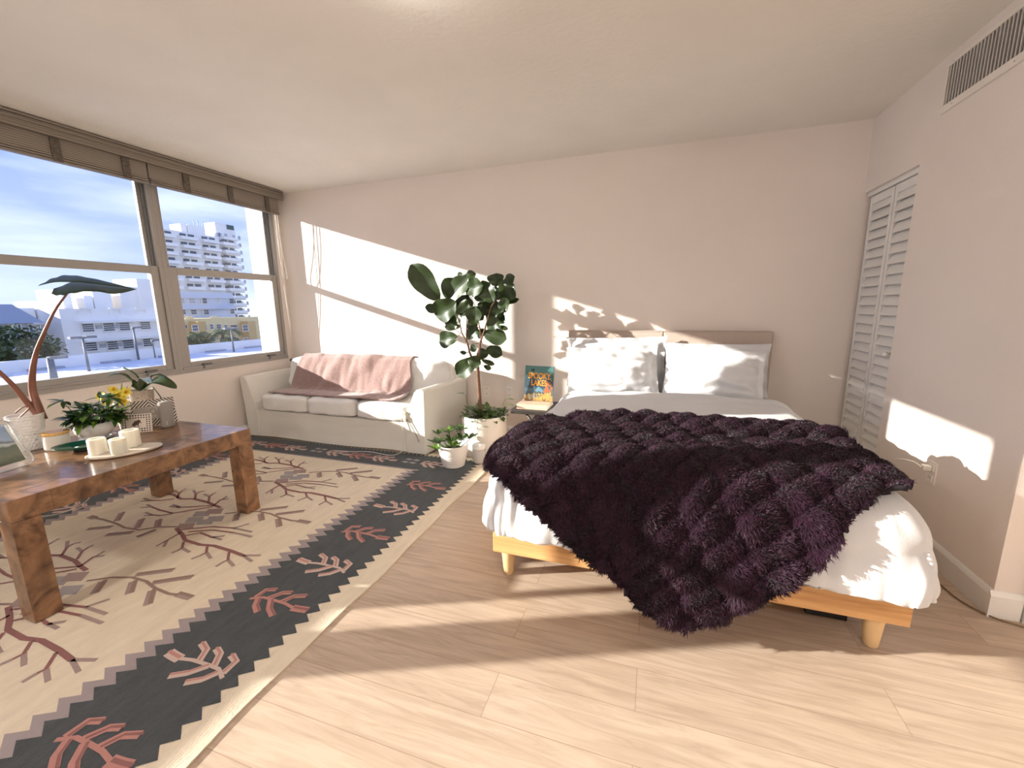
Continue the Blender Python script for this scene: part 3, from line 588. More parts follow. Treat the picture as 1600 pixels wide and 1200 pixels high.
def pillow(mb, w, h, t, T, seed, flange=.045, wr=.016):
    n = 46
    def surf(sg):
        def fn(u, v):
            a, c_ = 2*u-1, 2*v-1
            W_, H_ = w/2, h/2
            pinch = 1-.05*(1-abs(a)**3)*abs(c_)**4
            pinx = 1-.05*(1-abs(c_)**3)*abs(a)**4
            ia = min(1, abs(a)*W_/(W_-flange)); ic = min(1, abs(c_)*H_/(H_-flange))
            th = t/2*((1-ia**2.6)**.55)*((1-ic**2.6)**.55)
            ed = max(abs(a), abs(c_))
            k = wr*(nz3(a*2.2+seed, c_*5.5, seed)*1.4+nz3(a*6, c_*3+a*4, seed+3)*.25)*min(1, th/(t*.15)+.0)
            fl = .008*math.sin((a*13 if abs(c_) > abs(a) else c_*11)+seed)*(1 if th < 1e-4 else 0)
            crease = .022*max(0, nz3(a*1.6+c_*2.4, c_*1.2-a*2.2, seed+8))*math.sin((a*c_)*14+seed)
            return T @ Vector((a*W_*pinx, sg*(th+.002)+(k+crease*min(1, th/(t*.2)))*sg+fl, c_*H_*pinch))
        return fn
    mb.grid(surf(1), n, n); mb.grid(surf(-1), n, n); return mb
def place(x, y, z, lean, yaw=0, roll=0): return Matrix.Translation((x, y, z)) @ Matrix.Rotation(yaw, 4, 'Z') @ Matrix.Rotation(lean, 4, 'X') @ Matrix.Rotation(roll, 4, 'Y')
pils = [((-.285, 3.47, .775), -.16, .03, -.02, .80, .44, .15, 'white pillow behind, against the left half of the headboard', 1),
        ((.455, 3.47, .745), -.16, -.02, .0, .74, .42, .14, 'white pillow standing behind at the right half of the headboard', 2),
        ((-.29, 3.27, .735), -.42, .08, -.05, .70, .43, .17, 'crumpled white flanged pillow in front on the left side of the bed', 3),
        ((.42, 3.30, .725), -.40, -.06, .03, .68, .42, .17, 'crumpled white flanged pillow in front on the right side of the bed', 4)]
for (c_, le, yw, ro, w_, h_, t_, lab, sd_) in pils:
    o = link('pillow', pillow(MB(), w_, h_, t_, place(*c_, le, yw, ro), sd_), linM, smooth=True); tag(o, lab, 'pillow', 'pillows on the bed')

# purple fur throw
furM = mat('plum_faux_fur', (.028, .009, .020), .6, sheen=.10, var=.35, vscale=25, spec=.18)
furD = mat('plum_fur_backing', (.010, .005, .009), .9)
poly = [(-.69, 1.66), (-.57, 1.52), (-.37, 1.40), (-.17, 1.26), (-.06, 1.17), (.04, 1.09), (.15, 1.065), (.26, 1.13), (.42, 1.27), (.56, 1.42), (.63, 1.52), (.73, 1.60), (.80, 1.63), (.84, 1.74), (.83, 1.98), (.77, 2.16), (.64, 2.24), (.45, 2.20), (.2, 2.22), (.0, 2.12), (-.25, 2.12), (-.45, 2.07), (-.62, 2.03), (-.71, 1.95), (-.73, 1.80)]
def inpoly(x, y):
    c = False; n = len(poly)
    for i in range(n):
        x1, y1 = poly[i]; x2, y2 = poly[(i+1) % n]
        if (y1 > y) != (y2 > y) and x < (x2-x1)*(y-y1)/(y2-y1)+x1: c = not c
    return c
BX0, BX1, BY0, BY1 = -.86, 1.06, .98, 2.36
def relief(x, y):
    p = (x*.9+y*.55)*6.5+.4*nz3(x*2, y*2, 4); q = (x*.75-y*.85)*12+.6*nz3(x*2, y*2, 9)
    ip, iq = math.floor(p), math.floor(q); fp, fq = p-ip, q-iq
    if (ip+iq) % 2 == 0: r = abs(math.sin(PI*fq))**.45*(.7+.3*math.sin(PI*fp))
    else: r = abs(math.sin(PI*fp))**.45*(.7+.3*math.sin(PI*fq))
    return r
def fur_pt(x, y):
    p, nrm = drape(x, y, .022)
    fold = .045*max(0, nz3(x*1.3+.4, y*3.6, 2))+.02*nz3(x*2.5, y*6, 7)
    if y > 1.95: fold += .03*math.exp(-((y-2.10)/.06)**2)*(.6+.5*nz3(x*5, 0, 1))
    return p+nrm*(.042*relief(x, y)+fold), nrm
def fn(u, v):
    x = BX0+u*(BX1-BX0); y = BY0+v*(BY1-BY0); return fur_pt(x, y)[0]
NU, NV = 150, 110
msk = lambda u, v: inpoly(BX0+u*(BX1-BX0)+.012*nz3(u*30, v*30, 1), BY0+v*(BY1-BY0)+.012*nz3(u*30, v*30, 5))
fb = MB(); fb.grid(fn, NU, NV, mask=msk)
# drop unused verts
used = sorted({i for f in fb.f for i in f}); mp_ = {a: i for i, a in enumerate(used)}; fb.v = [fb.v[i] for i in used]; fb.f = [tuple(mp_[i] for i in f) for f in fb.f]
V_ = np.array(fb.v); F_ = np.array(fb.f)
furthrow = link('fur_throw', fb, furD, smooth=True, solid=.018)
tag(furthrow, 'dark plum faux fur throw laid diagonally across the foot of the bed', 'blanket')
def make_fur(nb=230000):
    A, B, Cc, D = V_[F_[:, 0]], V_[F_[:, 1]], V_[F_[:, 2]], V_[F_[:, 3]]
    nr = np.cross(Cc-A, D-B); ar = np.linalg.norm(nr, axis=1); nr = nr/ar[:, None]; pr_ = ar/ar.sum()
    idx = RNG.choice(len(F_), nb, p=pr_); u = RNG.random((nb, 1)); v = RNG.random((nb, 1))
    P = (A[idx]*(1-u)+B[idx]*u)*(1-v)+(D[idx]*(1-u)+Cc[idx]*u)*v; n_ = nr[idx]
    # clumped lean direction
    ph = np.sin(P[:, 0]*29+2*np.sin(P[:, 1]*25))*1.3+np.sin(P[:, 1]*33+P[:, 0]*17)*1.0+RNG.normal(0, .9, nb)
    t1 = np.cross(n_, np.array([0, 0, 1.0])+.3*RNG.normal(0, 1, (nb, 3))); t1 /= np.linalg.norm(t1, axis=1)[:, None]; t2 = np.cross(n_, t1)
    ln = np.cos(ph)[:, None]*t1+np.sin(ph)[:, None]*t2+np.array([0, 0, -.35])
    L = (.009+.010*RNG.random((nb, 1))); w = .0011+.0008*RNG.random((nb, 1))
    sd_ = np.cross(n_, ln); sd_ /= np.linalg.norm(sd_, axis=1)[:, None]+1e-9
    base = P+n_*.006; mid = base+n_*L*.62+ln*L*.28; tip = base+n_*L*.95+ln*L*.85
    vs = np.concatenate([base-sd_*w, base+sd_*w, mid-sd_*w*.8, mid+sd_*w*.8, tip], 1).reshape(-1, 3)
    o = np.arange(nb)[:, None]*5
    q = (o+np.array([[0, 1, 3, 2]])); tr = (o+np.array([[2, 3, 4]]))
    me = bpy.data.meshes.new('fur'); base_loc = np.array(WLOC[furthrow.name]); vs = vs-base_loc
    nf = nb*2; me.vertices.add(len(vs)); me.vertices.foreach_set('co', vs.astype(np.float32).ravel())
    me.loops.add(nb*7); li = np.concatenate([q, tr], 1).astype(np.int32).ravel(); me.loops.foreach_set('vertex_index', li)
    me.polygons.add(nf); ls = (np.arange(nb)[:, None]*7+np.array([[0, 4]])).astype(np.int32).ravel(); me.polygons.foreach_set('loop_start', ls)
    me.materials.append(furM); me.update(calc_edges=True)
    f = bpy.data.objects.new('fur', me); C.objects.link(f); f.parent = furthrow; f['kind'] = 'stuff'
make_fur()

# ------------------------------------------------------------------ foliage helpers
def green(name, c, rough=.35, var=.35, vs=14):
    m = mat(name, c, rough, var=var, vscale=vs, spec=.45); b = m.node_tree.nodes['Principled BSDF']; return m
figM = green('fiddle_leaf_green', (.024, .046, .010), .42); deepM = green('glossy_deep_green', (.035, .085, .015), .3)
freshM = green('fresh_leaf_green', (.13, .24, .03), .4); oliveM = green('dark_olive_leaf', (.05, .075, .025), .3)
barkM = mat('brown_bark', (.16, .085, .05), .85, bump=.8, bscale=90, var=.25, vscale=30)
soilM = mat('potting_soil', (.035, .022, .015), .95, bump=1, bscale=80)
cerM = mat('white_glazed_ceramic', (.83, .81, .78), .35); cerMat = mat('white_matte_ceramic', (.80, .76, .70), .6)

# ------------------------------------------------------------------ fiddle leaf fig
fx, fy, fr, fh = -1.352, 3.24, .193, .338
fig = thing('potted_fiddle_leaf_fig', 'tall fiddle leaf fig tree in a large white cylinder pot beside the sofa', 'potted tree', (fx, fy, 0))
p = link('pot', MB().lathe([(0, 0), (fr-.004, 0), (fr, .004), (fr, fh-.003), (fr-.003, fh), (fr-.012, fh), (fr-.014, fh-.04), (0, fh-.045)], (fx, fy, 0), 64), cerMat, fig, smooth=True, auto=True)
link('soil', MB().lathe([(0, fh-.038), (fr-.016, fh-.042)], (fx, fy, 0), 40), soilM, p)
m = MB()
rad0 = [.018, .0155, .014, .015]
for i, br in enumerate(FIGB):
    pts = []
    P = [Vector((a, fy+(.0 if i == 0 else (.02, -.03, .05, -.04)[i-1]*min(1, j/2)), b_)) for j, (a, b_) in enumerate(br)]
    if i == 0: P[0].z = fh-.06; P[0].x = fx-.035
    for j in range(len(P)-1):
        for k in range(5): pts.append(P[j].lerp(P[j+1], k/5)+Vector((.003*nz3(j+k/5, i, 0), .004*nz3(i, j+k/5, 3), 0)))
    pts.append(P[-1]); n = len(pts)
    r0, r1 = ((.017, .013), (.011, .003), (.011, .003), (.006, .002), (.006, .002))[i]
    m.tube(pts, [r0+(r1-r0)*k/(n-1) for k in range(n)], 8)
link('trunk', m, barkM, fig, smooth=True)
def fiddle(mb, base, tip, width, up):
    base, tip, up = Vector(base), Vector(tip), Vector(up); d = tip-base; L = d.length; d.normalize()
    n = (up-d*up.dot(d)).normalized(); side = d.cross(n); ph = random.random()*9; bend = random.uniform(-.05, .16)
    prof = [0.02, .42, .62, .72, .80, .90, .98, 1.0, .97, .86, .58, .08]
    def fn(u, v):
        q = 2*v-1; t = u*(len(prof)-1); i = min(int(t), len(prof)-2); w = (prof[i]*(1-t+i)+prof[i+1]*(t-i))*width/2
        return base+d*(u*L)+side*(q*w)+n*(abs(q)*w*.28+.05*width*math.sin(u*11+ph+q)*abs(q)-bend*L*u*u)
    mb.grid(fn, 11, 6); mb.tube([base, base+d*.5*L-n*.001, base+d*.92*L-n*(.002+bend*L*.8)], [.0022, .0016, .0006], 5)
fm = MB()
random.seed(21)
for i, (ax, az, bx_, bz, w) in enumerate(FIG):
    yo = fy+(-.07, .05, -.03, .07, -.09, .02)[i % 6]; L2 = math.hypot(bx_-ax, bz-az)
    dep = random.uniform(-.25, .15)*max(.05, L2)
    up = Vector((random.uniform(-.2, .2), -1, random.uniform(-.1, .35)))
    tb = Vector((bx_, yo+dep, bz)); ab = Vector((ax, yo, az)); tb = ab+(tb-ab)*1.14; fiddle(fm, ab, tb, w*1.38, up)
    # petiole to the nearest stem point
    best = min((Vector((a, fy, b_)) for br in FIGB[1:] for a, b_ in br), key=lambda q: (q-Vector((ax, yo, az))).length)
    if (best-Vector((ax, yo, az))).length < .14: fm.tube([best, Vector((ax, yo, az))], [.0025, .0018], 5)
for (ax, az, bx_, bz, w) in ((-1.60, 1.36, -1.72, 1.44, .10), (-1.50, 1.33, -1.42, 1.42, .10), (-1.36, 1.36, -1.30, 1.44, .10), (-1.28, 1.32, -1.20, 1.36, .11), (-1.22, 1.22, -1.13, 1.27, .09), (-1.48, 1.18, -1.42, 1.24, .09), (-1.56, 1.22, -1.64, 1.12, .09), (-1.33, 1.22, -1.26, 1.13, .09), (-1.25, 1.12, -1.17, 1.17, .09), (-1.50, 1.05, -1.44, 1.14, .08), (-1.30, 1.0, -1.22, 1.04, .08), (-1.41, .98, -1.36, 1.06, .07), (-1.42, .80, -1.36, .88, .08)):
    fiddle(fm, (ax, fy+.06, az), (bx_, fy+.06+random.uniform(-.03, .06), bz), w*1.3, (random.uniform(-.3, .3), -1, random.uniform(-.1, .5)))
link('foliage', fm, figM, fig, smooth=True)
m = MB(); random.seed(5)
for i in range(150):
    a = random.uniform(0, 2*PI); r = fr*.95*math.sqrt(random.random()); b0 = Vector((fx+r*math.cos(a), fy+r*math.sin(a), fh-.03+random.uniform(0, .07)*(1-r/fr*.4)))
    dr = Vector((math.cos(a)*random.uniform(.2, 1), math.sin(a)*random.uniform(.2, 1), random.uniform(-.1, .8))).normalized(); L = random.uniform(.05, .085)
    m.leaf(b0, b0+dr*L, L*.5, fold=.2, droop=.25, shape=.75, nu=5, nv=2)
for s in ((.12, .16, .10), (-.16, .02, .16), (.17, .0, .09)):
    a = Vector((fx+s[0]*.9, fy+s[1]*.8, fh-.02)); tp = Vector((fx+s[0]*1.15, fy+s[1], fh+s[2])); m.tube([a, a.lerp(tp, .5)+Vector((0, 0, .02)), tp], .0015, 4)
    m.leaf(tp, tp+Vector((s[0], -.02, .02)).normalized()*.09, .045, shape=.75, droop=.2)
va = [Vector((fx+.02, fy-fr-.004, fh+.01)), Vector((fx+.022, fy-fr-.010, fh-.05)), Vector((fx+.028, fy-fr-.012, fh-.10)), Vector((fx+.02, fy-fr-.014, fh-.13))]
m.tube(va, .0016, 5); m.leaf(va[3], va[3]+Vector((-.055, -.02, -.05)), .034, shape=.75); m.tube([va[2], va[2]+Vector((.04, -.01, .05))], .001, 4); m.leaf(va[2]+Vector((.04, -.01, .05)), va[2]+Vector((.105, -.02, .055)), .025, shape=.75)
link('trailing_pothos', m, green('pothos_leaf', (.075, .13, .03), .4, .5, 30), fig, smooth=True)

# small rubbery plant in ribbed pot
def ribpot(c, r0, r1, h):
    pr = [(0, 0), (r0-.006, 0), (r0, .006)]; n = 40
    for k in range(1, n):
        t = k/n; z = .006+t*(h-.006); r = r0+(r1-r0)*(1-(1-t)**1.6)
        rib = -.0022*abs(math.sin(t*PI*8.5)) if t < .62 else 0
        pr.append((r+rib, z))
    pr += [(r1, h), (r1-.005, h+.002), (r1-.008, h), (r1-.012, h-.03), (0, h-.035)]
    return MB().lathe(pr, c, 56)
wx, wy = -1.458, 2.842
wp = thing('potted_rubbery_plant', 'small leafy green plant in a white ribbed pot in front of the fig', 'potted plant', (wx, wy, rz+.002))
p = link('pot', ribpot((wx, wy, rz+.003), .088, .118, .175), cerM, wp, smooth=True, auto=True)
link('soil', MB().lathe([(0, .145), (.104, .142)], (wx, wy, rz+.003), 30), soilM, p)
def rosette(mb, c, n, L, W, spread=1.0, lift=.5, mi=0, rnd=.2):
    for k in range(n):
        a = 2*PI*k/n+random.uniform(-.3, .3); e_ = lift*random.uniform(.4, 1.5); l = L*random.uniform(1-rnd, 1+rnd)
        d = Vector((math.cos(a)*spread, math.sin(a)*spread, e_)).normalized(); mb.leaf(c, Vector(c)+d*l, W*random.uniform(.8, 1.15), fold=.25, droop=random.uniform(.0, .25), shape=1.25, nu=6, nv=2, mi=mi)
m = MB(); random.seed(11)
for (dx, dy, dz, n) in [(-.12, -.06, .20, 9), (-.14, .03, .24, 8), (-.07, -.10, .22, 8), (-.03, .0, .27, 9), (.03, -.08, .23, 8), (.06, .02, .29, 8), (.10, -.04, .24, 8), (.12, .05, .22, 7), (0, .08, .28, 8), (-.09, -.12, .17, 7), (.06, -.11, .20, 7), (-.01, -.05, .30, 6)]:
    c = (wx+dx, wy+dy, dz); m.tube([(wx+dx*.35, wy+dy*.35, .15), (wx+dx*.8, wy+dy*.8, dz-.03), c], .003, 5); rosette(m, c, n, .075, .030, lift=.5, mi=0 if random.random() < .75 else 1)
link('foliage', m, [deepM, freshM], wp, smooth=True)
# smart speaker
s_ = thing('smart_speaker', 'small white cylindrical speaker standing on the floor between the two plant pots', 'speaker', (-1.285, 2.955, rz+.003))
sr = .054
link('body', MB().lathe([(0, 0), (sr-.008, 0), (sr-.002, .006), (sr, .02), (sr, .118), (sr-.001, .12)], (-1.285, 2.955, rz+.004), 40), mat('speaker_mesh_grey', (.60, .58, .56), .8, bump=.8, bscale=700), s_, smooth=True)
link('top_cap', MB().lathe([(sr-.001, .12), (sr, .124), (sr-.001, .148), (sr-.007, .152), (0, .150)], (-1.285, 2.955, rz+.004), 40), cerM, s_, smooth=True)

# side table with books
woodD = mat('black_stained_wood', (.030, .026, .024), .45, var=.3, vscale=10)
st = thing('side_table', 'low black bedside table with crossed legs between the fig and the bed', 'table', (-.93, 3.42, 0))
link('tabletop', MB().prism([(-1.098, 3.22), (-1.11, 3.23), (-1.11, 3.60), (-1.10, 3.61), (-.76, 3.61), (-.75, 3.60), (-.75, 3.23), (-.76, 3.22)], 'z', .362, .395), woodD, st, bevel=.006)
for y in (3.27, 3.56):
    for s in (-1, 1): link('leg', MB().tube([(-.93+s*.05, y+.012*s, .362), (-.93-s*.04, y+.012*s, .24), (-.93-s*.15, y+.012*s, .0)], .011, 8), woodD, st, smooth=True)
bkA = thing('hardcover_book', 'thick pale tan book lying flat on the black bedside table', 'book', (-.95, 3.37, .395))
pale = mat('tan_book_cover', (.66, .49, .36), .6); page = mat('book_pages', (.80, .72, .60), .9, bump=.6, bscale=300, stretch=(1, 1, 30))
link('cover', MB().box((-1.065, 3.262, .396), (-.80, 3.50, .400)).box((-1.065, 3.262, .434), (-.80, 3.50, .438)).box((-1.065, 3.262, .400), (-.80, 3.266, .434)), pale, bkA, bevel=.0015)
link('page_block', MB().box((-1.060, 3.267, .4003), (-.804, 3.495, .4337)), page, bkA)
# the illustrated book leaning on the wall
bkB = thing('picture_book', 'teal illustrated book titled Spooky Lakes in orange letters, standing on the tan book', 'book', (-.915, 3.42, .4385))
TBk = Matrix.Translation((-.915, 3.405, .4390)) @ Matrix.Rotation(-.12, 4, 'X') @ Matrix.Rotation(.02, 4, 'Y')
def coverM():
    m = bpy.data.materials.new('teal_book_cover'); m.use_nodes = True; t = m.node_tree; b = t.nodes['Principled BSDF']; b.inputs['Roughness'].default_value = .45
    tc = t.nodes.new('ShaderNodeTexCoord'); sp = t.nodes.new('ShaderNodeSeparateXYZ'); t.links.new(tc.outputs['Generated'], sp.inputs[0])
    nz = t.nodes.new('ShaderNodeTexNoise'); nz.inputs['Scale'].default_value = 9; nz.inputs['Detail'].default_value = 6; t.links.new(tc.outputs['Generated'], nz.inputs['Vector'])
    ad = t.nodes.new('ShaderNodeMath'); ad.operation = 'MULTIPLY_ADD'; ad.inputs[1].default_value = .35; t.links.new(nz.outputs['Fac'], ad.inputs[0]); t.links.new(sp.outputs['Z'], ad.inputs[2])
    r = t.nodes.new('ShaderNodeValToRGB'); e = r.color_ramp.elements; e[0].position = .12; e[0].color = (.03, .025, .02, 1); e[1].position = 1.12 if False else 1.0; e[1].color = (.06, .17, .165, 1)
    for pz, c in ((.22, (.30, .16, .05)), (.30, (.36, .26, .13)), (.38, (.05, .065, .07)), (.48, (.08, .15, .19)), (.58, (.03, .065, .09)), (.78, (.028, .06, .085)), (.9, (.04, .11, .11))):
        x = e.new(pz); x.color = (*c, 1)
    t.links.new(ad.outputs[0], r.inputs[0]); t.links.new(r.outputs[0], b.inputs['Base Color']); return m
link('cover', MB().box((-.125, 0, .001), (.125, .003, .302), T=TBk).box((-.125, .021, .001), (.125, .024, .302), T=TBk).box((-.128, 0, .001), (-.125, .024, .302), T=TBk), coverM(), bkB)
link('page_block', MB().box((-.122, .0032, .004), (.122, .0208, .299), T=TBk), page, bkB)
orangeM = mat('orange_title_ink', (.80, .30, .02), .5); artO = mat('cover_art_orange', (.40, .11, .035), .6); artG = mat('cover_art_gold', (.50, .30, .07), .6); artB = mat('cover_art_blue', (.12, .24, .32), .6); artW = mat('cover_art_cream', (.50, .44, .30), .6)
def text(body, size, T, m, parent, name='title'):
    c = bpy.data.curves.new(name, 'FONT'); c.body = body; c.size = size; c.align_x = 'CENTER'; c.align_y = 'CENTER'; c.extrude = .0003; c.offset = size*.02; c.materials.append(m)
    o = bpy.data.objects.new(name, c); C.objects.link(o); o.parent = parent
    bpy.context.view_layer.update(); me = bpy.data.meshes.new_from_object(o.evaluated_get(bpy.context.evaluated_depsgraph_get())); C.objects.unlink(o); bpy.data.objects.remove(o)
    mw = T.copy(); mw.translation = T.translation-WLOC[parent.name]; me.transform(mw); o = bpy.data.objects.new(name, me); C.objects.link(o); o.parent = parent; return o
RX = Matrix.Rotation(PI/2, 4, 'X')
text('SPOOKY', .062, TBk @ Matrix.Translation((0, -.0009, .215)) @ RX @ Matrix.Diagonal((.82, 1.15, 1, 1)), orangeM, bkB)
text('LAKES', .062, TBk @ Matrix.Translation((0, -.0009, .155)) @ RX @ Matrix.Diagonal((.82, 1.15, 1, 1)), orangeM, bkB)
random.seed(3)
def blobs(m, n, fx0, fx1, fz0, fz1, s0, s1):
    for i in range(n):
        cx, cz, s = random.uniform(fx0, fx1), random.uniform(fz0, fz1), random.uniform(s0, s1); k = 7; a0 = random.random()*6
        m.add([TBk @ Vector((cx+s*random.uniform(.5, 1.1)*math.cos(a0+2*PI*j/k), -.0003-.00002*i, cz+s*random.uniform(.6, 1.2)*math.sin(a0+2*PI*j/k))) for j in range(k)], [tuple(range(k))])
m = MB()
def art(mi, *a):
    n0 = len(m.f); blobs(m, *a); m.m[n0:] = [mi]*(len(m.f)-n0)
art(0, 26, .05, .115, .08, .17, .006, .016); art(1, 40, -.02, .11, .01, .07, .005, .013); art(1, 10, .07, .11, .18, .2, .003, .006); art(2, 14, -.05, .03, .085, .115, .008, .016)
art(3, 12, -.10, -.03, .015, .06, .008, .018); art(3, 12, -.11, .11, .10, .26, .0015, .003); art(4, 5, -.07, -.05, .262, .272, .005, .012)
link('cover_art', m, [artO, artG, artB, artW, woodD], bkB)

# ------------------------------------------------------------------ things on the coffee table
TZ = tz+.0012
# tall elephant-ear plant
ex_, ey_ = -3.105, 1.20
ep = thing('potted_elephant_ear', 'tall single-leaf elephant ear plant in a dimpled white pot on the coffee table', 'potted plant', (ex_, ey_, TZ))
def dimple(c, r0, r1, h):
    m = MB(); ns, nh = 72, 30
    def fn(u, v):
        a = u*2*PI; r = r0+(r1-r0)*v; ro = v*h/.016; k = a*r1/.018+(.5 if int(ro) % 2 else 0)
        r += .003*abs(math.sin(k*PI))*abs(math.sin(ro*PI))
        return Vector((c[0]+r*math.cos(a), c[1]+r*math.sin(a), c[2]+v*h))
    m.grid(fn, ns*2, nh*2); m.lathe([(r1, h), (r1-.006, h), (r1-.009, h-.03), (0, h-.035)], c, 48); m.lathe([(0, 0), (r0, 0)], c, 48); return m
p = link('pot', dimple((ex_, ey_, TZ), .050, .070, .185), cerM, ep, smooth=True, auto=True)
link('soil', MB().lathe([(0, .160), (.062, .156)], (ex_, ey_, TZ), 30), soilM, p)
petM = mat('reddish_brown_petiole', (.20, .075, .045), .45, var=.25, vscale=12)
dp = 2.24
def sm(P, n=8):
    sp = []
    for i in range(len(P)-1):
        a = P[max(i-1, 0)]; b_ = P[i]; c = P[i+1]; d = P[min(i+2, len(P)-1)]
        for k in range(n):
            q = k/n; sp.append(.5*((2*b_)+(c-a)*q+(2*a-5*b_+4*c-d)*q*q+(-a+3*b_-3*c+d)*q**3))
    sp.append(P[-1]); return sp
soilc = Vector((ex_, ey_, TZ+.16))
stem = sm([pd(66, 655, dp), pd(60, 638, dp), pd(51, 610, dp), pd(51, 580, dp-.02), pd(57, 550, dp-.03), pd(69, 520, dp-.04), pd(86, 485, dp-.03), pd(107, 456, dp)])
n = len(stem); link('petiole', MB().tube(stem, [.018*(1-k/(n-1))**1.2+.0045 for k in range(n)], 10), petM, ep, smooth=True)
st2 = sm([pd(64, 655, dp-.01), pd(48, 636, dp-.02), pd(22, 604, dp-.06), pd(0, 582, dp-.10), pd(-14, 570, dp-.12)])
n = len(st2); link('petiole', MB().tube(st2, [.016*(1-.6*k/(n-1)) for k in range(n)], 10), petM, ep, smooth=True)
link('petiole', MB().tube(sm([soilc+Vector((-.01, -.03, 0)), pd(46, 637, dp-.09), pd(36, 636, dp-.1), pd(24, 645, dp-.1)]), .0035, 6), petM, ep, smooth=True)
# leaf blade: arrow shape with two back lobes, seen nearly edge-on
def lerpP(L, t):
    t *= len(L)-1; i = min(int(t), len(L)-2); f = t-i; f = f; a, b_ = L[i], L[i+1]; return a.lerp(b_, f)
def cv(L): return sm([pd(*q) for q in L], 6)
far_in = cv([(62, 446, dp+.10), (86, 441, dp+.05), (113, 441, dp), (140, 443, dp+.02), (175, 447, dp+.05), (213, 452, dp+.09)])
far_out = cv([(60, 447, dp+.12), (80, 436, dp+.16), (105, 430, dp+.18), (138, 434, dp+.18), (178, 443, dp+.14), (213, 452, dp+.09)])
nr_in = cv([(84, 451, dp-.08), (97, 447, dp-.03), (113, 441, dp), (140, 443, dp+.02), (175, 447, dp+.05), (213, 452, dp+.09)])
nr_out = cv([(80, 460, dp-.12), (95, 461.5, dp-.16), (114, 458, dp-.17), (145, 455, dp-.15), (182, 459, dp-.06), (213, 452, dp+.09)])
m = MB()
for a_, b_ in ((far_in, far_out), (nr_in, nr_out)):
    m.grid(lambda u, v: lerpP(a_, u).lerp(lerpP(b_, u), v)+Vector((0, 0, .012*math.sin(PI*v)*math.sin(PI*u)+.003*math.sin(u*40)*v*(1-u))), 44, 8)
m.tube(nr_in[12:], [.004*(1-i/len(nr_in[12:]))+.001 for i in range(len(nr_in[12:]))], 6)
link('leaf_blade', m, green('elephant_ear_green', (.026, .050, .022), .5, .3, 10), ep, smooth=True, solid=.0015)

# acrylic photo frame near the left end
fr_ = thing('photo_frame', 'thick clear acrylic photo frame leaning back at the left end of the coffee table', 'photo frame', (-2.76, .99, TZ))
dirb = (Vector((-2.735, .87, 0))-Vector((-2.79, 1.075, 0))).normalized()   # along the base towards the left
nf_ = Vector((-dirb.y, dirb.x, 0)); nf_ = -nf_ if nf_.x < 0 else nf_
upF = (Vector((0, 0, 1))*math.cos(.42)-nf_*math.sin(.42)).normalized(); nF = dirb.cross(upF); nF = -nF if nF.x < 0 else nF
oF = Vector((-2.79, 1.078, TZ+.001))
TF = Matrix(((dirb.x, nF.x, upF.x, oF.x), (dirb.y, nF.y, upF.y, oF.y), (dirb.z, nF.z, upF.z, oF.z), (0, 0, 0, 1)))
acrM = mat('clear_acrylic', (.93, .95, .94), .05, trans=.85)
def roundrect(x0, z0, x1, z1, r, k=5):
    P = []
    for cx, cz, a0 in ((x1-r, z0+r, -PI/2), (x1-r, z1-r, 0), (x0+r, z1-r, PI/2), (x0+r, z0+r, PI)):
        for i in range(k+1): a = a0+PI/2*i/k; P.append((cx+r*math.cos(a), cz+r*math.sin(a)))
    return P
def ring(outer, inner, y0, y1, T):
    m = MB(); n = len(outer); vs = []
    for y in (y0, y1):
        for P in (outer, inner): vs += [T @ Vector((a, y, b_)) for a, b_ in P]
    fs = []
    for i in range(n):
        j = (i+1) % n; fs += [(i, j, n+j, n+i), (2*n+i, 3*n+i, 3*n+j, 2*n+j), (i, 2*n+i, 2*n+j, j), (n+i, n+j, 3*n+j, 3*n+i)]
    return m.add(vs, fs)
FW, FH = .225, .235
link('frame', ring(roundrect(0, 0, FW, FH, .035), roundrect(.026, .026, FW-.026, FH-.026, .004), -.012, .014, TF), acrM, fr_, bevel=.003, smooth=False)
def photoM():
    m = bpy.data.materials.new('framed_landscape_print'); m.use_nodes = True; t = m.node_tree; b = t.nodes['Principled BSDF']; b.inputs['Roughness'].default_value = .12
    tc = t.nodes.new('ShaderNodeTexCoord'); sp = t.nodes.new('ShaderNodeSeparateXYZ'); nz = t.nodes.new('ShaderNodeTexNoise'); nz.inputs['Scale'].default_value = 5
    t.links.new(tc.outputs['Generated'], sp.inputs[0]); t.links.new(tc.outputs['Generated'], nz.inputs['Vector'])
    ad = t.nodes.new('ShaderNodeMath'); ad.operation = 'MULTIPLY_ADD'; ad.inputs[1].default_value = .2; t.links.new(nz.outputs['Fac'], ad.inputs[0]); t.links.new(sp.outputs['Z'], ad.inputs[2])
    r = t.nodes.new('ShaderNodeValToRGB'); e = r.color_ramp.elements; e[0].position = .1; e[0].color = (.10, .12, .09, 1); e[1].position = .95; e[1].color = (.28, .38, .55, 1)
    for pz, c in ((.35, (.20, .22, .17)), (.55, (.15, .19, .16)), (.62, (.55, .60, .62)), (.66, (.17, .20, .22)), (.72, (.36, .46, .60))):
        x = e.new(pz); x.color = (*c, 1)
    t.links.new(ad.outputs[0], r.inputs[0]); t.links.new(r.outputs[0], b.inputs['Base Color']); return m
link('print', MB().prism(roundrect(.027, .027, FW-.027, FH-.027, .003), 'y', -.004, .004, T=TF), photoM(), fr_)
link('stand', MB().box((.08, -.02, .11), (.15, -.013, .125), T=TF), acrM, fr_)

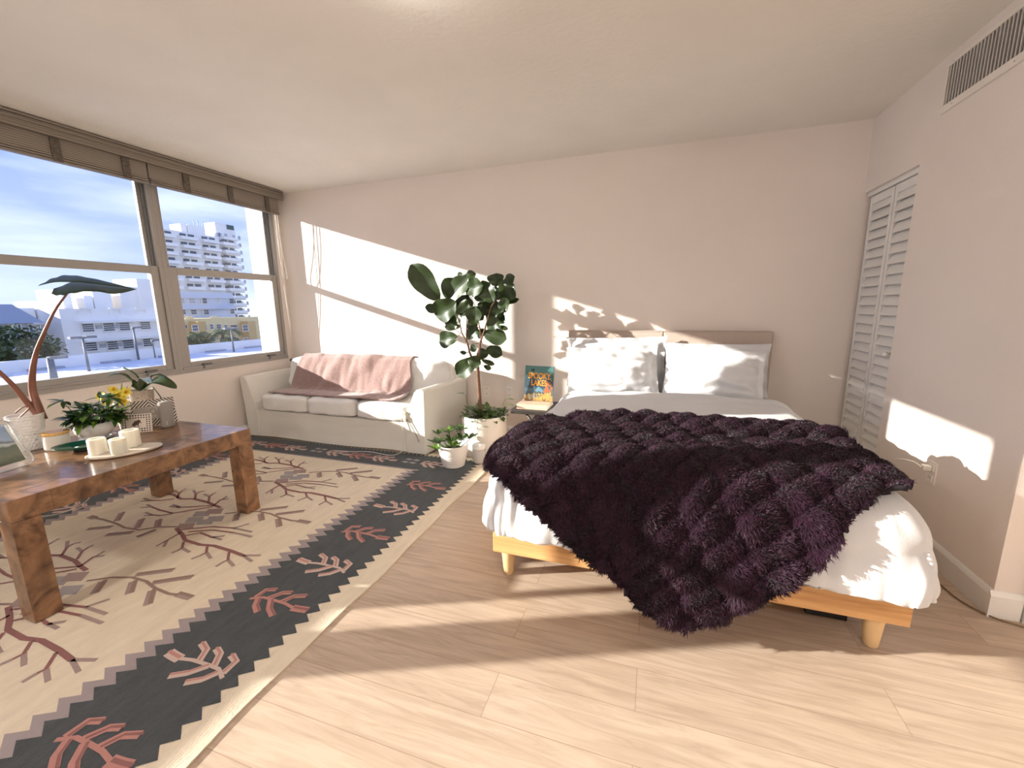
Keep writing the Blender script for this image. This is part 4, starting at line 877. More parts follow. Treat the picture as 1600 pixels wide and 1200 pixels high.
# candle with a wooden lid
k = thing('candle_jar', 'white candle jar with a wooden lid on the coffee table beside the dimpled pot', 'candle', (-2.968, 1.243, TZ))
waxM = mat('white_frosted_glass', (.86, .83, .76), .3, sub=.3)
link('jar', MB().lathe([(0, 0), (.046, 0), (.050, .004), (.052, .012), (.052, .078), (.048, .078), (.047, .06), (0, .06)], (-2.968, 1.243, TZ), 44), waxM, k, smooth=True, auto=True)
link('lid', MB().lathe([(0, .079), (.053, .079), (.0545, .082), (.0545, .090), (.052, .0925), (0, .0925)], (-2.968, 1.243, TZ), 44), wood('lid_wood', (.62, .32, .07), (.80, .50, .16), (3, 20, 3), 4, .35), k, smooth=True, auto=True)
# green plate
k = thing('green_dish', 'shallow dark green dish on a small foot beside the candle tray', 'dish', (-2.80, 1.245, TZ))
gM = mat('emerald_glaze', (.012, .085, .055), .12, coat=.6)
Tg = Matrix.Translation((-2.812, 1.262, TZ)) @ Matrix.Rotation(math.radians(58), 4, 'Z')
link('dish', MB().lathe([(0, .016), (.05, .016), (.082, .024), (.094, .034), (.0955, .034), (.084, .021), (.052, .012), (0, .011)], seg=48, T=Tg, sx=1.12, sy=.80), gM, k, smooth=True)
link('foot', MB().lathe([(0, 0), (.034, 0), (.036, .008), (.030, .0112), (0, .0112)], seg=30, T=Tg), mat('black_foot', (.012, .013, .016), .3), k, smooth=True)
# oval marble tray with three cups
k = thing('oval_tray', 'oval cream stone tray at the front edge of the coffee table', 'tray', (-2.545, 1.305, TZ))
Tt = Matrix.Translation((-2.535, 1.305, TZ)) @ Matrix.Rotation(math.radians(62), 4, 'Z')
link('slab', MB().lathe([(0, 0), (.90, 0), (.97, .003), (1.0, .008), (1.0, .012), (.985, .0145), (0, .0145)], seg=56, T=Tt @ Matrix.Diagonal((.148, .088, 1, 1))), mat('cream_marble', (.72, .63, .53), .25, var=.15, vscale=14), k, smooth=True, auto=True)
selM = mat('white_selenite', (.87, .84, .73), .35, var=.08, vscale=40, stretch=(1, 1, .08), sub=.4, bump=.8, bscale=120)
for i, (cx, cy, cr_, ch, lab) in enumerate(((-2.597, 1.228, .036, .078, 'leftmost pale stone tealight cup on the oval tray'), (-2.50, 1.262, .034, .076, 'pale stone tealight cup at the front middle of the oval tray'), (-2.566, 1.352, .040, .088, 'tallest pale stone tealight cup at the right rear of the oval tray'))):
    z0 = TZ+.0152; o = thing('tealight_cup', lab, 'candle holder', (cx, cy, z0), 'pale stone cups on the oval tray')
    m = MB(); ns = 40
    pr = [(0, 0), (cr_*.96, 0), (cr_, .004), (cr_, ch-.003), (cr_-.003, ch), (cr_*.60, ch), (cr_*.58, ch-.018), (0, ch-.02)]
    vs = []; fs = []
    for a in range(ns):
        an = 2*PI*a/ns; fc = 1+.025*math.sin(an*9+i)+.012*math.sin(an*17+2*i)
        for r, z in pr: vs.append((cx+r*fc*math.cos(an), cy+r*fc*math.sin(an), z0+z))
    L = len(pr)
    for a in range(ns):
        for q in range(L-1): fs.append((a*L+q, ((a+1) % ns)*L+q, ((a+1) % ns)*L+q+1, a*L+q+1))
    m.add(vs, fs); link('stone_body', m, selM, o, smooth=True, auto=True)
    link('candle', MB().lathe([(0, ch-.0195), (cr_*.54, ch-.0195), (cr_*.54, ch-.006), (0, ch-.007)], (cx, cy, z0), 24).tube([(cx, cy, z0+ch-.008), (cx+.001, cy, z0+ch+.002)], .0008, 5), mat('white_wax', (.85, .82, .72), .4), o, smooth=True)
# leafy plant in a white bowl
bx_, by_ = -2.978, 1.412
bp_ = thing('potted_leafy_plant', 'bushy dark green plant in a round white bowl pot on the coffee table', 'potted plant', (bx_, by_, TZ))
link('pot', MB().lathe([(0, .008), (.045, .008), (.068, .025), (.084, .052), (.088, .078), (.084, .098), (.079, .098), (.078, .085), (0, .083)], (bx_, by_, TZ), 50), cerM, bp_, smooth=True)
link('saucer', MB().lathe([(0, 0), (.058, 0), (.072, .008), (.074, .0085), (.058, .004), (0, .004)], (bx_, by_, TZ), 44), cerM, bp_, smooth=True)
m = MB(); random.seed(14)
for i in range(34):
    a = random.uniform(0, 2*PI); rr_ = .11*math.sqrt(random.random()); c = Vector((bx_+rr_*math.cos(a)*1.05, by_+rr_*math.sin(a)*1.05, TZ+.11+random.uniform(.0, .10)*(1-rr_/.16)+(.09 if i % 11 == 0 else 0)))
    m.tube([(bx_+rr_*.4*math.cos(a), by_+rr_*.4*math.sin(a), TZ+.08), c], .0022, 4)
    for q in range(8):
        b2 = a+random.uniform(-2, 2) if rr_ > .03 else random.uniform(0, 6.28); l = random.uniform(.055, .095)
        d = Vector((math.cos(b2), math.sin(b2), random.uniform(-.55, .7))).normalized()
        m.leaf(c, c+d*l, random.uniform(.018, .03), fold=.3, droop=random.uniform(.05, .35), shape=.9, nu=6, nv=2, mi=0 if random.random() < .82 else 1)
link('foliage', m, [deepM, freshM], bp_, smooth=True)
# daffodils in a white vase
vx, vy = -3.00, 1.568
k = thing('flower_vase', 'tapered white vase holding yellow daffodils behind the leafy plant', 'vase', (vx, vy, TZ))
link('vase_body', MB().lathe([(0, 0), (.022, 0), (.025, .004), (.040, .185), (.037, .185), (.024, .02), (0, .02)], (vx, vy, TZ), 36), cerMat, k, smooth=True, auto=True)
yelM = mat('yellow_petal', (.86, .74, .12), .6, var=.12, vscale=20); yel2 = mat('golden_trumpet', (.84, .56, .05), .6)
def daffodil(c, d, s=.034):
    d = Vector(d).normalized(); a = d.orthogonal().normalized(); b_ = d.cross(a); c = Vector(c)
    f = MB()
    for q in range(6):
        an = q*PI/3; dv = (a*math.cos(an)+b_*math.sin(an)+d*.15).normalized(); f.leaf(c, c+dv*s, s*.62, up=d, fold=.15, droop=-.15, nu=6, nv=4, wav=.03)
    Tm = Matrix(((a.x, b_.x, d.x, c.x), (a.y, b_.y, d.y, c.y), (a.z, b_.z, d.z, c.z), (0, 0, 0, 1)))
    f.lathe([(.003, 0), (.0075, .008), (.009, .018), (.0115, .021), (.0085, .018), (.006, .006)], seg=16, T=Tm, mi=1); return f
sm_ = MB()
for i, (px, py, dq) in enumerate(((158, 619, .0), (176, 610, -.03), (186, 618, .02), (196, 612, .0), (168, 627, -.02), (191, 627, -.05))):
    c = pd(px, py, 2.47+dq*.6); fd = (CAM-c).normalized()+Vector((random.uniform(-.6, .6), random.uniform(-.5, .5), random.uniform(-.3, .5)))
    fl_ = link('daffodil', daffodil(c, fd, .032), [yelM, yel2], k, smooth=True)
    sm_.tube(sm([Vector((vx, vy, TZ+.05)), Vector((vx, vy, TZ+.18)).lerp(c, .2), c-fd.normalized()*.012]), .002, 5)
for s in ((-.05, -.05, .26), (.04, .02, .28), (-.02, .03, .30)): sm_.leaf((vx, vy, TZ+.15), (vx+s[0], vy+s[1], TZ+s[2]), .012, nu=8)
link('stems', sm_, freshM, k, smooth=True)
# small white curl dish behind the bowl
m = MB(); cc = Vector((-2.98, 1.505, TZ+.034)); m.tube([cc+Vector((.10*0, .030*math.cos(a), .030*math.sin(a))) for a in [PI*.55+PI*.95*i/14 for i in range(15)]], [.004+.003*math.sin(i/14*PI) for i in range(15)], 8)
tag(link('ceramic_curl', m, cerM, smooth=True), 'small white curved ceramic ornament between the bowl pot and the dotted frame', 'ornament')
# frames on the table
inkM = mat('black_ink', (.02, .018, .018), .6); bone = mat('cream_bone_inlay', (.72, .63, .55), .45); shadM = mat('print_grey', (.30, .28, .26), .6)
def frame_T(p0, p1, lean):
    d = (Vector(p1)-Vector(p0)); d.z = 0; d.normalize(); nn = Vector((d.y, -d.x, 0))
    up = (Vector((0, 0, 1))*math.cos(lean)-nn*math.sin(lean)).normalized(); o = Vector(p0); fwd = -nn*math.cos(lean)-Vector((0, 0, 1))*math.sin(lean)
    y = up.cross(d)
    return Matrix(((d.x, y.x, up.x, o.x), (d.y, y.y, up.y, o.y), (d.z, y.z, up.z, o.z), (0, 0, 0, 1)))   # -y of this frame faces the viewer side
W1, H1 = .245, .165
T1 = frame_T((-2.985, 1.565, TZ+.004), (-2.892, 1.797, TZ+.004), .22)
k = thing('striped_frame', 'black and cream striped photo frame leaning behind the grey speaker', 'photo frame', (-2.95, 1.68, TZ))
fb_ = 1
bw = .042
link('frame', ring([(0, 0), (W1, 0), (W1, H1), (0, H1)], [(bw, bw), (W1-bw, bw), (W1-bw, H1-bw), (bw, H1-bw)], -.008, .008, T1), bone, k)
m = MB()
def clipstripe(poly, x0, x1, z0, z1):
    def cut(P, ax, v, keep_less):
        R_ = []
        for i in range(len(P)):
            a, b_ = P[i], P[(i+1) % len(P)]; ia = (a[ax] <= v) == keep_less or a[ax] == v; ib = (b_[ax] <= v) == keep_less or b_[ax] == v
            if ia: R_.append(a)
            if ia != ib: t = (v-a[ax])/(b_[ax]-a[ax]); R_.append((a[0]+t*(b_[0]-a[0]), a[1]+t*(b_[1]-a[1])))
        return R_
    P = poly
    for ax, v, kl in ((0, x0, False), (0, x1, True), (1, z0, False), (1, z1, True)):
        if len(P) < 3: return None
        P = cut(P, ax, v, kl)
    return P if len(P) >= 3 else None
segs = [(0, W1/2, H1-bw, H1, 1), (W1/2, W1, H1-bw, H1, -1), (0, W1/2, 0, bw, -1), (W1/2, W1, 0, bw, 1), (0, bw, bw, H1/2, -1), (0, bw, H1/2, H1-bw, 1), (W1-bw, W1, bw, H1/2, 1), (W1-bw, W1, H1/2, H1-bw, -1)]
for x0, x1, z0, z1, sg in segs:
    kx = -.3
    while kx < .6:
        P = [(kx, -.1), (kx+.008, -.1), (kx+.008+sg*.4, .3), (kx+sg*.4, .3)]
        Q = clipstripe(P, x0, x1, z0, z1)
        if Q: m.add([T1 @ Vector((a, -.0085, b_)) for a, b_ in Q], [tuple(range(len(Q)))])
        kx += .0185
link('stripe_inlay', m, inkM, k)
link('print', MB().box((bw+.001, -.004, bw+.001), (W1-bw-.001, .004, H1-bw-.001), T=T1), mat('grey_print_paper', (.42, .38, .34), .5), k)
# small sketched bust on the print
m = MB(); cx, cz = W1*.55, H1*.5
def disc(m, cx, cz, rx, rz_, y, T, n=16, mi=0): m.add([T @ Vector((cx+rx*math.cos(2*PI*i/n), y, cz+rz_*math.sin(2*PI*i/n))) for i in range(n)], [tuple(range(n))], mi)
disc(m, cx, cz+.012, .014, .018, -.0044, T1); disc(m, cx, cz+.008, .010, .014, -.0047, T1, mi=1); m.add([T1 @ Vector(v) for v in ((cx-.02, -.0045, cz-.035), (cx+.02, -.0045, cz-.035), (cx+.008, -.0045, cz-.008), (cx-.008, -.0045, cz-.008))], [(0, 1, 2, 3)], 1); disc(m, cx, cz-.010, .008, .003, -.0049, T1)
link('portrait_sketch', m, [shadM, mat('print_pale_grey', (.55, .50, .45), .6)], k)
T2 = frame_T((-2.944, 1.515, TZ+.003), (-2.815, 1.598, TZ+.003), .15); W2, H2 = .153, .108
k = thing('dotted_frame', 'small cream card with black dots and a frog drawing before the striped frame', 'photo frame', (-2.88, 1.56, TZ))
link('card', MB().box((0, -.004, 0), (W2, .004, H2), T=T2), mat('cream_card', (.78, .68, .60), .6), k)
m = MB(); random.seed(9)
for i in range(11):
    for j in range(8):
        if 2 <= i <= 8 and 2 <= j <= 5: continue
        disc(m, .009+i*.0135, .008+j*.0131, .0046*random.uniform(.85, 1.1), .0042*random.uniform(.85, 1.1), -.0045, T2, 8)
link('dot_pattern', m, inkM, k)
m = MB(); disc(m, .078, .056, .014, .013, -.0046, T2); disc(m, .090, .066, .009, .008, -.0047, T2); disc(m, .066, .048, .010, .009, -.0048, T2); 
for a, b_ in (((.06, .042), (.052, .036)), ((.07, .042), (.068, .032)), ((.085, .046), (.088, .034)), ((.092, .06), (.102, .056))):
    m.tube([T2 @ Vector((a[0], -.0045, a[1])), T2 @ Vector((b_[0], -.0045, b_[1]))], .0022, 5)
link('frog_drawing', m, mat('brown_ink', (.12, .07, .05), .6), k)
# grey speaker
gx, gy = -2.838, 1.700
k = thing('portable_speaker', 'grey rounded upright speaker on the coffee table in front of the striped frame', 'speaker', (gx, gy, TZ))
gs = mat('grey_speaker_fabric', (.36, .33, .30), .75, bump=.7, bscale=900)
link('body', MB().lathe([(0, 0), (.026, 0), (.031, .004), (.0325, .012), (.0325, .150), (.030, .158), (.024, .162), (0, .162)], (gx, gy, TZ), 40, sx=1, sy=1.12), gs, k, smooth=True)
link('status_bar', MB().box((gx+.0255, gy-.021, TZ+.02), (gx+.0275, gy-.018, TZ+.045)), cerM, k)
# orchid plant in woven pot
ox, oy = -3.10, 1.735
k = thing('potted_orchid', 'broad-leaved orchid plant in a woven taupe pot behind the striped frame', 'potted plant', (ox, oy, TZ))
wov = mat('woven_taupe', (.42, .34, .28), .9, bump=1.2, bscale=140, var=.3, vscale=90)
m = MB(); hh = .215
def fnp(u, v):
    a = u*2*PI; r = .048+.014*v; r += .0016*math.sin(a*44+(PI if int(v*26) % 2 else 0))
    return Vector((ox+r*math.cos(a), oy+r*math.sin(a), TZ+v*hh))
m.grid(fnp, 176, 52); m.lathe([(.062, hh), (.056, hh), (.055, hh-.02), (0, hh-.022)], (ox, oy, TZ), 40); m.lathe([(0, 0), (.048, 0)], (ox, oy, TZ), 40)
p = link('pot', m, wov, k, smooth=True); link('bark_mix', MB().lathe([(0, hh-.004), (.03, hh-.008), (.054, hh-.018)], (ox, oy, TZ), 24), soilM, p)
m = MB(); cc = Vector((ox, oy, TZ+hh-.01)); dO = 2.62
for tip, w, up in ((pd(169, 588, dO-.1), .065, (0, -.6, 1)), (pd(276, 607, dO+.02), .075, (.2, -.5, 1)), (pd(262, 590, dO+.12), .06, (0, 0, 1)), (pd(236, 600, dO-.25), .05, (0, 0, 1))):
    mid = cc.lerp(tip, .5)+Vector((0, 0, .055)); 
    d1 = sm([cc, mid, tip], 8); nn = len(d1)
    def fn(u, v, d1=d1, w=w, up=up):
        t = u*(len(d1)-1); i = min(int(t), len(d1)-2); c = d1[i].lerp(d1[i+1], t-i); d = (d1[i+1]-d1[i]).normalized(); s = d.cross(Vector(up)).normalized(); q = 2*v-1
        ww = w/2*(math.sin(PI*min(.999, .08+.92*u))**.6); return c+s*q*ww+Vector((0, 0, 1))*abs(q)*ww*.3
    m.grid(fn, 16, 4)
m.tube(sm([cc, pd(215, 588, dO-.05), pd(192, 574, dO-.05)]), [.004]*17, 6)
m.tube(sm([cc, pd(235, 604, dO-.1), pd(243, 610, dO-.12), pd(252, 622, dO-.13)]), .0022, 5)
link('leaves', m, oliveM, k, smooth=True, solid=.002)

# ceiling light just above the top edge of the view
k = thing('ceiling_light', 'round frosted glass ceiling light glowing at the top edge of the picture', 'lamp', (-.86, 1.45, ZC-.09))
em = bpy.data.materials.new('lit_frosted_glass'); em.use_nodes = True; b_ = em.node_tree.nodes['Principled BSDF']; b_.inputs['Emission Color'].default_value = (1, .94, .87, 1); b_.inputs['Emission Strength'].default_value = 7.0
link('glass_dome', MB().lathe([(0, 0), (.06, .006), (.11, .022), (.145, .045), (.155, .07), (0, .07)], (-.86, 1.45, ZC-.085), 48), em, k, smooth=True)
link('base_ring', MB().lathe([(0, 0), (.165, 0), (.168, .004), (.168, .0145), (0, .0145)], (-.86, 1.45, ZC-.015), 48), whiteP, k, smooth=True, auto=True)
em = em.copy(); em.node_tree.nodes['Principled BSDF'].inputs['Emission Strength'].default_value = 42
k = thing('ceiling_light', 'second round ceiling light, an unseen fill added over the entry side of the room', 'lamp', (1.2, -1.0, ZC-.09))  # unseen lamp added to lift the shaded parts of the room
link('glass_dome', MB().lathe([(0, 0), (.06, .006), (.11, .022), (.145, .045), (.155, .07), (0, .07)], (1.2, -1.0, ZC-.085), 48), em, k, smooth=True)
link('base_ring', MB().lathe([(0, 0), (.165, 0), (.168, .004), (.168, .0145), (0, .0145)], (1.2, -1.0, ZC-.015), 48), whiteP, k, smooth=True, auto=True)
k = thing('ceiling_light', 'third round ceiling light, an unseen fill added in the rear window corner', 'lamp', (-2.3, -1.1, ZC-.09))  # added out of view to brighten the rug and ceiling
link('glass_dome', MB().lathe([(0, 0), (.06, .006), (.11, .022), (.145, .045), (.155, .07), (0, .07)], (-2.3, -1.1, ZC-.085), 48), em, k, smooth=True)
link('base_ring', MB().lathe([(0, 0), (.165, 0), (.168, .004), (.168, .0145), (0, .0145)], (-2.3, -1.1, ZC-.015), 48), whiteP, k, smooth=True, auto=True)

# ------------------------------------------------------------------ outside
asph = mat('deck_concrete', (.66, .68, .74), .9, var=.12, vscale=.4)
struct(link('ground', MB().box((-260, -120, -9.2), (-4.2, 260, -9)), mat('street_ground', (.35, .36, .36), .95)))
DZ = -2.25
dk = thing('parking_deck', 'pale concrete rooftop parking deck with a white parapet outside the window', 'parking deck', (-22, 20, DZ))
link('deck_surface', MB().box((-36.2, -30, DZ-.4), (-7, 46, DZ)), asph, dk)
link('parapet', MB().box((-36.6, -30, DZ-.4), (-36.2, 46, -1.57)).box((-36.6, 46, DZ-.4), (-7, 46.4, -1.57)), extW, dk)
wsM = mat('wheel_stop_concrete', (.40, .42, .46), .9)
for i in range(3, 12):
    link('wheel_stop', MB().box((-35.9, i*3.6, DZ), (-35.5, i*3.6+1.6, DZ+.14)), wsM, dk)
    link('bay_line', MB().box((-35.5, i*3.6-1.0, DZ), (-30, i*3.6-.86, DZ+.006)), whiteP, dk)
postM = mat('lamp_post_grey', (.17, .17, .18), .5)
def post(x, y, head_px, label, kind=0, r=.075):
    P = onx(*head_px, x); z = P.z; k = thing('lamp_post', label, 'lamp post', (x, y, DZ), 'lamp posts on the parking deck')
    link('pole', MB().tube([(x, y, DZ), (x, y, z)], [r, r*.7], 10), postM, k, smooth=True)
    m = MB()
    if kind == 0: m.box((x-.15, y-.62, z), (x+.15, y-.12, z+.14)); m.box((x-.15, y+.12, z), (x+.15, y+.62, z+.14)); m.box((x-.05, y-.12, z-.02), (x+.05, y+.12, z+.10))
    else: m.box((x-.12, y-.05, z), (x+.12, y+.55, z+.12)); m.box((x-.05, y-.1, z-.05), (x+.05, y+.1, z+.08))
    link('lamp_head', m, postM, k); return k
post(-32.1, 15.5, (127, 529), 'twin-headed grey lamp post in front of the white building')
post(-35.9, 20.3, (211, 513), 'slim lamp post with one head near the right of the wide window', 1)
post(-35.9, 21.4, (236, 533), 'shortest thin lamp post at the right edge of the wide window', 1, .05)
post(-24.5, 10.6, (74, 562), 'nearest lamp post, thick pole low at the left of the wide window', 1, .16)
post(-34.0, 26.3, (367, 514), 'lamp post seen through the small window beside the palm', 0)
def prect(X, x0, y0, x1, y1):
    a = onx(x0, (y0+y1)/2, X); b_ = onx(x1, (y0+y1)/2, X); c = onx((x0+x1)/2, y0, X); d = onx((x0+x1)/2, y1, X); return a.y, b_.y, d.z, c.z
winG = mat('dark_window_glass', (.10, .12, .14), .15); winS = mat('window_slats_grey', (.45, .47, .48), .6)
def bwin(parent, X, rect, slats=3, gm=None):
    ya, yb, za, zb = prect(X, *rect)
    f = link('window', MB().box((X-.02, ya, za), (X+.03, yb, zb)), gm or winG, parent)
    m = MB(); w = max(.05, (yb-ya)*.03)
    m.box((X+.03, ya-w, zb), (X+.12, yb+w, zb+w)); m.box((X+.03, ya-w, za-w*1.6), (X+.16, yb+w, za)); m.box((X+.03, ya-w, za), (X+.08, ya, zb)); m.box((X+.03, yb, za), (X+.08, yb+w, zb))
    for s in range(1, slats+1): z = za+(zb-za)*s/(slats+1); m.box((X+.03, ya, z-w*.4), (X+.07, yb, z+w*.4))
    link('window_frame', m, extW, f)
def block(name, label, X, depth, y0, y1, z0, z1, m, extra=None):
    k = thing(name, label, 'building', (X-depth/2, (y0+y1)/2, z0)); mb = MB().box((X-depth, y0, z0), (X, y1, z1))
    link('wall', mb, m, k); return k
X = -45
B1 = block('apartment_building', 'white three-storey stucco building with two rows of slatted windows across the parking deck', X, 12, 20.6, 28.2, -9, 1.55, extW)
for r in ((128, 506, 146, 518), (161, 505, 178, 517), (186, 504, 202, 516), (219, 503, 234, 514), (133, 535, 151, 548), (167, 533, 184, 546), (191, 531, 208, 544), (223, 529, 239, 541)): bwin(B1, X, r)
m = MB()
for (a, b_, c) in ((122, 240, 503.5), (128, 245, 531)): ya, yb, za, zb = prect(X, a, c-1, b_, c); m.box((X, ya, zb-.05), (X+.7, 28.2, zb+.12))
for (a, b_, c) in ((122, 144, 483.5), (170, 190, 483.5), (211, 229, 483.5)): ya, yb, za, zb = prect(X, a, c, b_, c+6); m.box((X, ya, zb), (X+.15, yb, zb+.12)); m.box((X, ya, za), (X+.1, ya+.15, zb)); m.box((X, yb-.15, za), (X+.1, yb, zb))
link('eyebrow_ledge', m, extW, B1)
for q in ((154, 511), (181, 510), (160, 540), (188, 538), (216, 537)): P = onx(*q, X); link('wall_vent', MB().box((X, P.y-.2, P.z-.15), (X+.1, P.y+.2, P.z+.15)), winS, B1)
m = MB(); 
for (a, b_, t_) in ((98, 112, 452), (135, 148, 462), (150, 178, 452), (192, 240, 448), (218, 240, 436)):
    ya, yb, za, zb = prect(-52, a, t_, b_, 486); e_ = (a % 7)*.11; m.box((-56, ya, za), (-52-e_, yb, zb))
link('rooftop_room', m, extW, B1)
B2 = block('apartment_building', 'set-back white building wing left of the three-storey one, with three big windows', -48, 10, 17.0, 20.5, -9, 1.65, extW)
for r in ((78, 508, 93, 519), (83, 538, 99, 549), (72, 484, 84, 490)): bwin(B2, -48, r, 2)
m = MB()
for c in (506, 536): P = onx(80, c, -48); m.box((-48, 17.0, P.z), (-47, 20.5, P.z+.15))
link('ledge', m, extW, B2)
B3 = block('apartment_building', 'long low white building at the far left beyond the grey roof', -58, 10, 8, 21.2, -9, onx(30, 482, -58).z, extW)
for r in ((23, 486, 30, 491), (41, 485, 50, 491), (54, 485, 57, 491)): bwin(B3, -58, r, 1, winS)
m = MB()
for (a, b_, t_) in ((75, 113, 470), (85, 98, 476)): ya, yb, za, zb = prect(-60, a, t_, b_, 484); m.box((-66, ya, za), (-60, yb, zb))
link('rooftop_room', m, extW, B3)
# house with hip roof
roofM = mat('grey_roof_tile', (.34, .37, .43), .85, bump=.6, bscale=6)
Xh = -44; P0 = onx(0, 505, Xh); P1 = onx(63, 504, Xh); Pt = onx(5, 484, Xh-2)
k = thing('house', 'grey hip-roofed house at the left edge of the window view', 'building', (Xh-3, 14.5, -9))
y0h, y1h, ze, zt_ = P0.y-6, P1.y, P1.z, Pt.z+.4
link('wall', MB().box((Xh-3.3, y0h+.4, -9), (Xh, y1h-.4, ze)), mat('pale_grey_wall', (.52, .54, .60), .9), k)
link('roof', MB().add([(Xh-3.8, y0h, ze), (Xh+.5, y0h, ze), (Xh+.5, y1h, ze), (Xh-3.8, y1h, ze), (Xh-2.0, y0h+4, zt_), (Xh-2.0, Pt.y+.5, zt_)], [(0, 1, 4), (1, 2, 5, 4), (2, 3, 5), (3, 0, 4, 5), (0, 3, 2, 1)]), roofM, k)
for r in ((14, 507, 18, 518), (28, 507, 32, 518), (45, 507, 50, 518), (60, 508, 62, 518)): bwin(k, Xh, r, 0)
# pale blue building
blueW = mat('pale_blue_stucco', (.64, .67, .72), .9); yelW = mat('yellow_stucco', (.86, .68, .34), .9); yel3 = mat('ochre_stucco', (.66, .43, .17), .9)
Xb = -75; ya, yb, za, zb = prect(Xb, 262, 457, 366, 500)
k = block('apartment_building', 'pale blue two-tone building between the tower and the yellow one', Xb, 10, ya-8, yb, -9, onx(310, 456, Xb).z, blueW)
for r in ((279, 466, 288, 474), (295, 466, 305, 474), (311, 466, 314, 474), (316, 466, 323, 474), (339, 466, 342, 473), (358, 466, 365, 474), (282, 484, 290, 491), (298, 484, 307, 491), (313, 484, 317, 491), (318, 484, 326, 491), (360, 483, 366, 490)): bwin(k, Xb, r, 1, winS if r[0] % 2 else winG)
P = onx(320, 466, Xb); P2 = onx(320, 483, Xb); link('ledge', MB().box((Xb, ya-8, P.z), (Xb+.3, yb, P.z+.25)).box((Xb, ya-8, P2.z), (Xb+.5, yb, P2.z+.25)), blueW, k)
# yellow building
Xy = -60; ya, yb, za, zb = prect(Xy, 275, 498, 403, 540)
zt_ = onx(340, 497, Xy).z
k = block('apartment_building', 'yellow building with projecting bays and a stepped parapet above the parking deck', Xy, 9, ya-4, yb+1, -9, zt_, yelW)
def bay(x0, x1, t_, bt, pm):
    ya, yb, za, zb = prect(Xy, x0, t_, x1, bt); f = link('bay', MB().box((Xy, ya, -8.9), (Xy+1.6, yb, zb)), pm, k)
    return f
for (a, b_) in ((298, 311), (377, 389)):
    f = bay(a, b_, 502, 540, yel3); X2 = Xy+1.6
    for r in ((a+2, 508, b_-2, 517), (a+3, 528, b_-2, 533)): bwin(k, X2, r, 1)
for r in ((285, 508, 292, 513), (320, 508, 323, 515), (328, 507, 333, 514), (338, 507, 345, 513), (350, 508, 355, 513), (360, 508, 370, 515), (330, 527, 335, 533), (342, 528, 348, 533), (367, 528, 373, 533)): bwin(k, Xy, r, 1)
m = MB()
for (a, b_) in ((295, 308), (334, 347)): ya, yb, za, zb = prect(Xy, a, 494, b_, 498); m.lathe([((yb-ya)/2, -.3), ((yb-ya)/2, zb-zt_-.2), ((yb-ya)/3, zb-zt_), (0, zb-zt_)], (Xy-.8, (ya+yb)/2, zt_), 16, sx=.3)
link('parapet_cap', m, yelW, k)
# tower
Xt = -170; k = thing('apartment_tower', 'tall white balconied apartment tower on the skyline', 'building', (Xt-10, 125, -9))
yl = onx(257, 400, Xt).y; yr = onx(376, 420, Xt).y; zt_ = onx(320, 366, Xt).z; ym = onx(326, 400, Xt).y; yn = onx(345, 400, Xt).y
link('wall', MB().box((Xt-6, yl-3, -9), (Xt, yn, zt_-.3)).box((Xt-6, yn, -9), (Xt-1.5, yr-3.0, zt_+1.6)), mat('tower_white', (.94, .90, .83), .85), k)
shade = mat('balcony_recess_grey', (.50, .53, .60), .8)
fl_h = (onx(310, 380, Xt).z-onx(310, 392.6, Xt).z)
slab = link('balcony', MB().box((Xt, 0, 0), (Xt+2.2, 6.6, .25)).box((Xt+2.05, 0, .25), (Xt+2.2, 6.6, 1.15)).box((Xt, 0, .25), (Xt+2.2, .12, 1.15)).box((Xt, 6.48, .25), (Xt+2.2, 6.6, 1.15)), extW, k)
slab_base = slab.location.copy()
stacks = [yl-2.8, yl+5.4, yl+13.6, yl+21.8]; first = True
wpn = link('window', MB().box((Xt, 0, 0), (Xt+.15, 2.2, fl_h*.55)), winG, k)
wpn2 = None; kf = 0; first2 = True
nfl = int((zt_-2)/fl_h)
for f in range(12):
    zf = zt_-fl_h*(f+1)-.2
    for si, ys in enumerate(stacks):
        if first: s2 = slab; first = False
        else: s2 = slab.copy(); C.objects.link(s2); s2.parent = k
        s2.location = slab_base+Vector((0, ys+(.5 if f % 2 else 0), zf))
        for q in (1.0, 4.0):
            if kf >= 96: continue
            if first2: w2 = wpn; first2 = False
            else: w2 = wpn.copy(); C.objects.link(w2); w2.parent = k
            w2.location = slab_base+Vector((0, ys+q, zf+.6)); kf += 1
    # right-hand end balconies
for f in range(13):
    zf = zt_-fl_h*(f+.55)+.9
    s2 = slab.copy(); C.objects.link(s2); s2.parent = k; s2.location = slab_base+Vector((-1.5, yr-6.4, zf))
m = MB()
for f in range(13):
    zf = zt_-fl_h*(f+.55)+1.9
    for yy in (yn+1.5, yn+4.0, yn+7.5, yn+10, yr-7.5): m.box((Xt-1.5, yy, zf), (Xt-1.35, yy+1.1, zf+fl_h*.5))
link('window_grid', m, winS, k)
m = MB()
for a, b_, t_, bt in ((283, 292, 350, 368), (293, 320, 353, 362), (337, 367, 350, 372)):
    ya, yb, za, zb = prect(Xt-3, a, t_, b_, bt); m.box((Xt-9, ya, za-2), (Xt-3, yb, zb))
link('rooftop_plant_room', m, extW, k); ya, yb, za, zb = prect(Xt-3, 354, 352, 365, 359); link('roof_opening', MB().box((Xt-3, ya, za), (Xt-2.9, yb, zb)), mat('dark_green_glass', (.07, .12, .10), .3), k)
m = MB()
for px in (296, 303, 309, 316, 344, 350): P = onx(px, 350, Xt-5); m.tube([(Xt-5, P.y, zt_), (Xt-5, P.y, P.z+random.uniform(0, 1.5))], .15, 5)
link('antenna', m, winS, k)
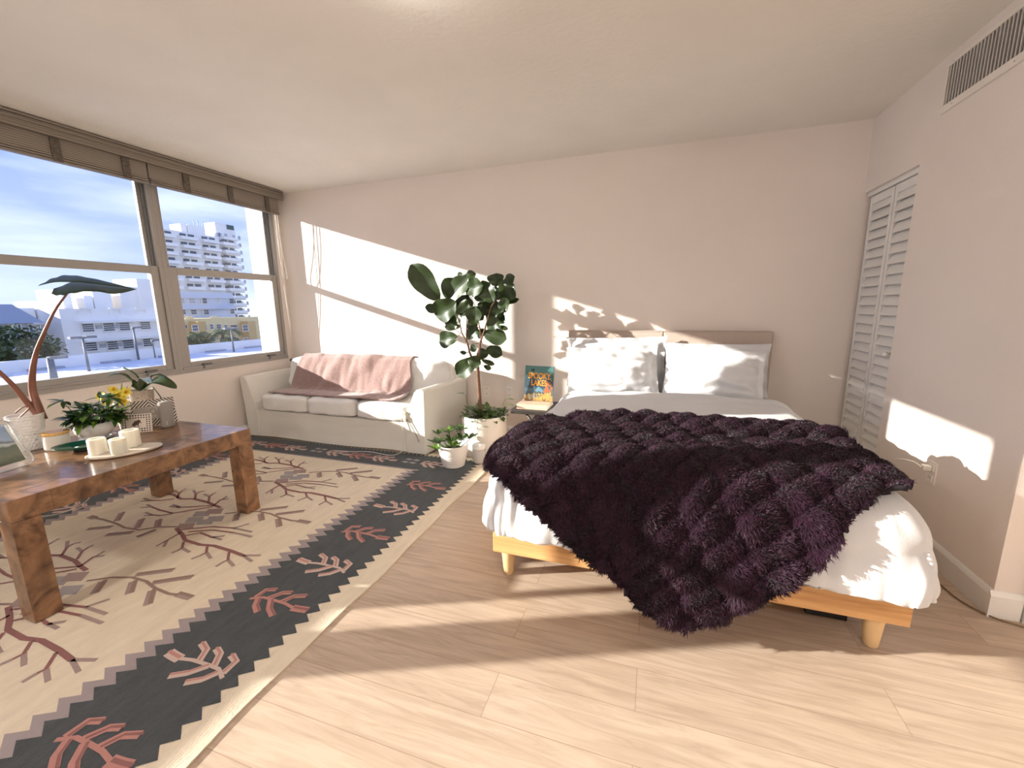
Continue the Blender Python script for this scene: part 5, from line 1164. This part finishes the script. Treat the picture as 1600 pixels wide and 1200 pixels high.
# trees outside
tgM = mat('outdoor_foliage', (.09, .14, .06), .8, var=.4, vscale=1.5)
def crown(c, r, n, s):
    m = MB()
    for i in range(n):
        v = Vector((random.gauss(0, 1), random.gauss(0, 1), random.gauss(0, 1))).normalized()*random.uniform(.55, 1)
        p = Vector(c)+Vector((v.x*r[0], v.y*r[1], v.z*r[2])); d = Vector((random.uniform(-1, 1), random.uniform(-1, 1), random.uniform(-.6, .6))).normalized()
        m.leaf(p, p+d*s, s*.5, nu=3, nv=2)
    return m
random.seed(2)
def tree_(name, label, x, y, z, r, n, s, group='trees beyond the parking deck'):
    k = thing(name, label, 'tree', (x, y, -9), group); link('foliage', crown((x, y, z), r, n, s), tgM, k); link('trunk', MB().tube([(x, y, -9), (x, y, z)], [.3, .18], 8), barkM, k)
P = onx(18, 545, -39); tree_('broad_tree', 'shaded dark tree at the left edge in front of the grey-roofed house', -39.5, P.y, P.z, (1.6, 2.6, 1.7), 900, .5)
P = onx(44, 552, -39); tree_('broad_tree', 'lower rounded dark tree right of the shaded one at the left edge', -39.5, P.y, P.z, (1.4, 1.9, 1.2), 600, .45)
P = onx(290, 536, -52); tree_('broad_tree', 'dark bush tree at the left foot of the yellow building', -52, P.y, P.z-.4, (1.5, 1.8, 1.2), 500, .5)
P = onx(305, 532, -54); tree_('broad_tree', 'spreading dark tree against the left bay of the yellow building', -54, P.y, P.z-.4, (1.5, 2.0, 1.0), 500, .5)
def palm(label, px, py, X, s):
    P = onx(px, py, X); k = thing('palm_tree', label, 'palm', (X, P.y, -9), 'palms beyond the parking deck'); m = MB()
    for i in range(22):
        a = 2*PI*i/22+random.uniform(-.1, .1); e_ = random.uniform(-.4, .9); d = Vector((math.cos(a), math.sin(a), 0))
        pts = [P+d*s*t*(1-.12*t)+Vector((0, 0, s*(e_*t-.95*t*t))) for t in (0, .25, .5, .75, 1)]
        m.tube(pts, .03, 4)
        for j in range(1, 14):
            t = j/13; i0 = min(int(t*4), 3); c = pts[i0].lerp(pts[i0+1], t*4-i0)
            for sg in (-1, 1): dd = (d.cross(Vector((0, 0, 1)))*sg+d*.5+Vector((0, 0, -.5))).normalized(); m.leaf(c, c+dd*s*.3, s*.045, nu=2, nv=1)
    link('fronds', m, tgM, k); link('trunk', MB().tube([(X, P.y, -9), (X, P.y, P.z)], [.22, .15], 8), barkM, k)
palm('palm tree in front of the middle of the yellow building', 347, 517, -50, 2.1)
palm('smaller palm beside the lamp post before the yellow building', 358, 528, -48, 1.4)
palm('palm rising behind the bush at the left of the yellow building', 308, 522, -52, 1.6)
# bright fin wall of this building just outside the small window
struct(link('wall_fin', MB().box((-4.26, 3.64, -9), (XL-.125, 4.2, 4)), extW))
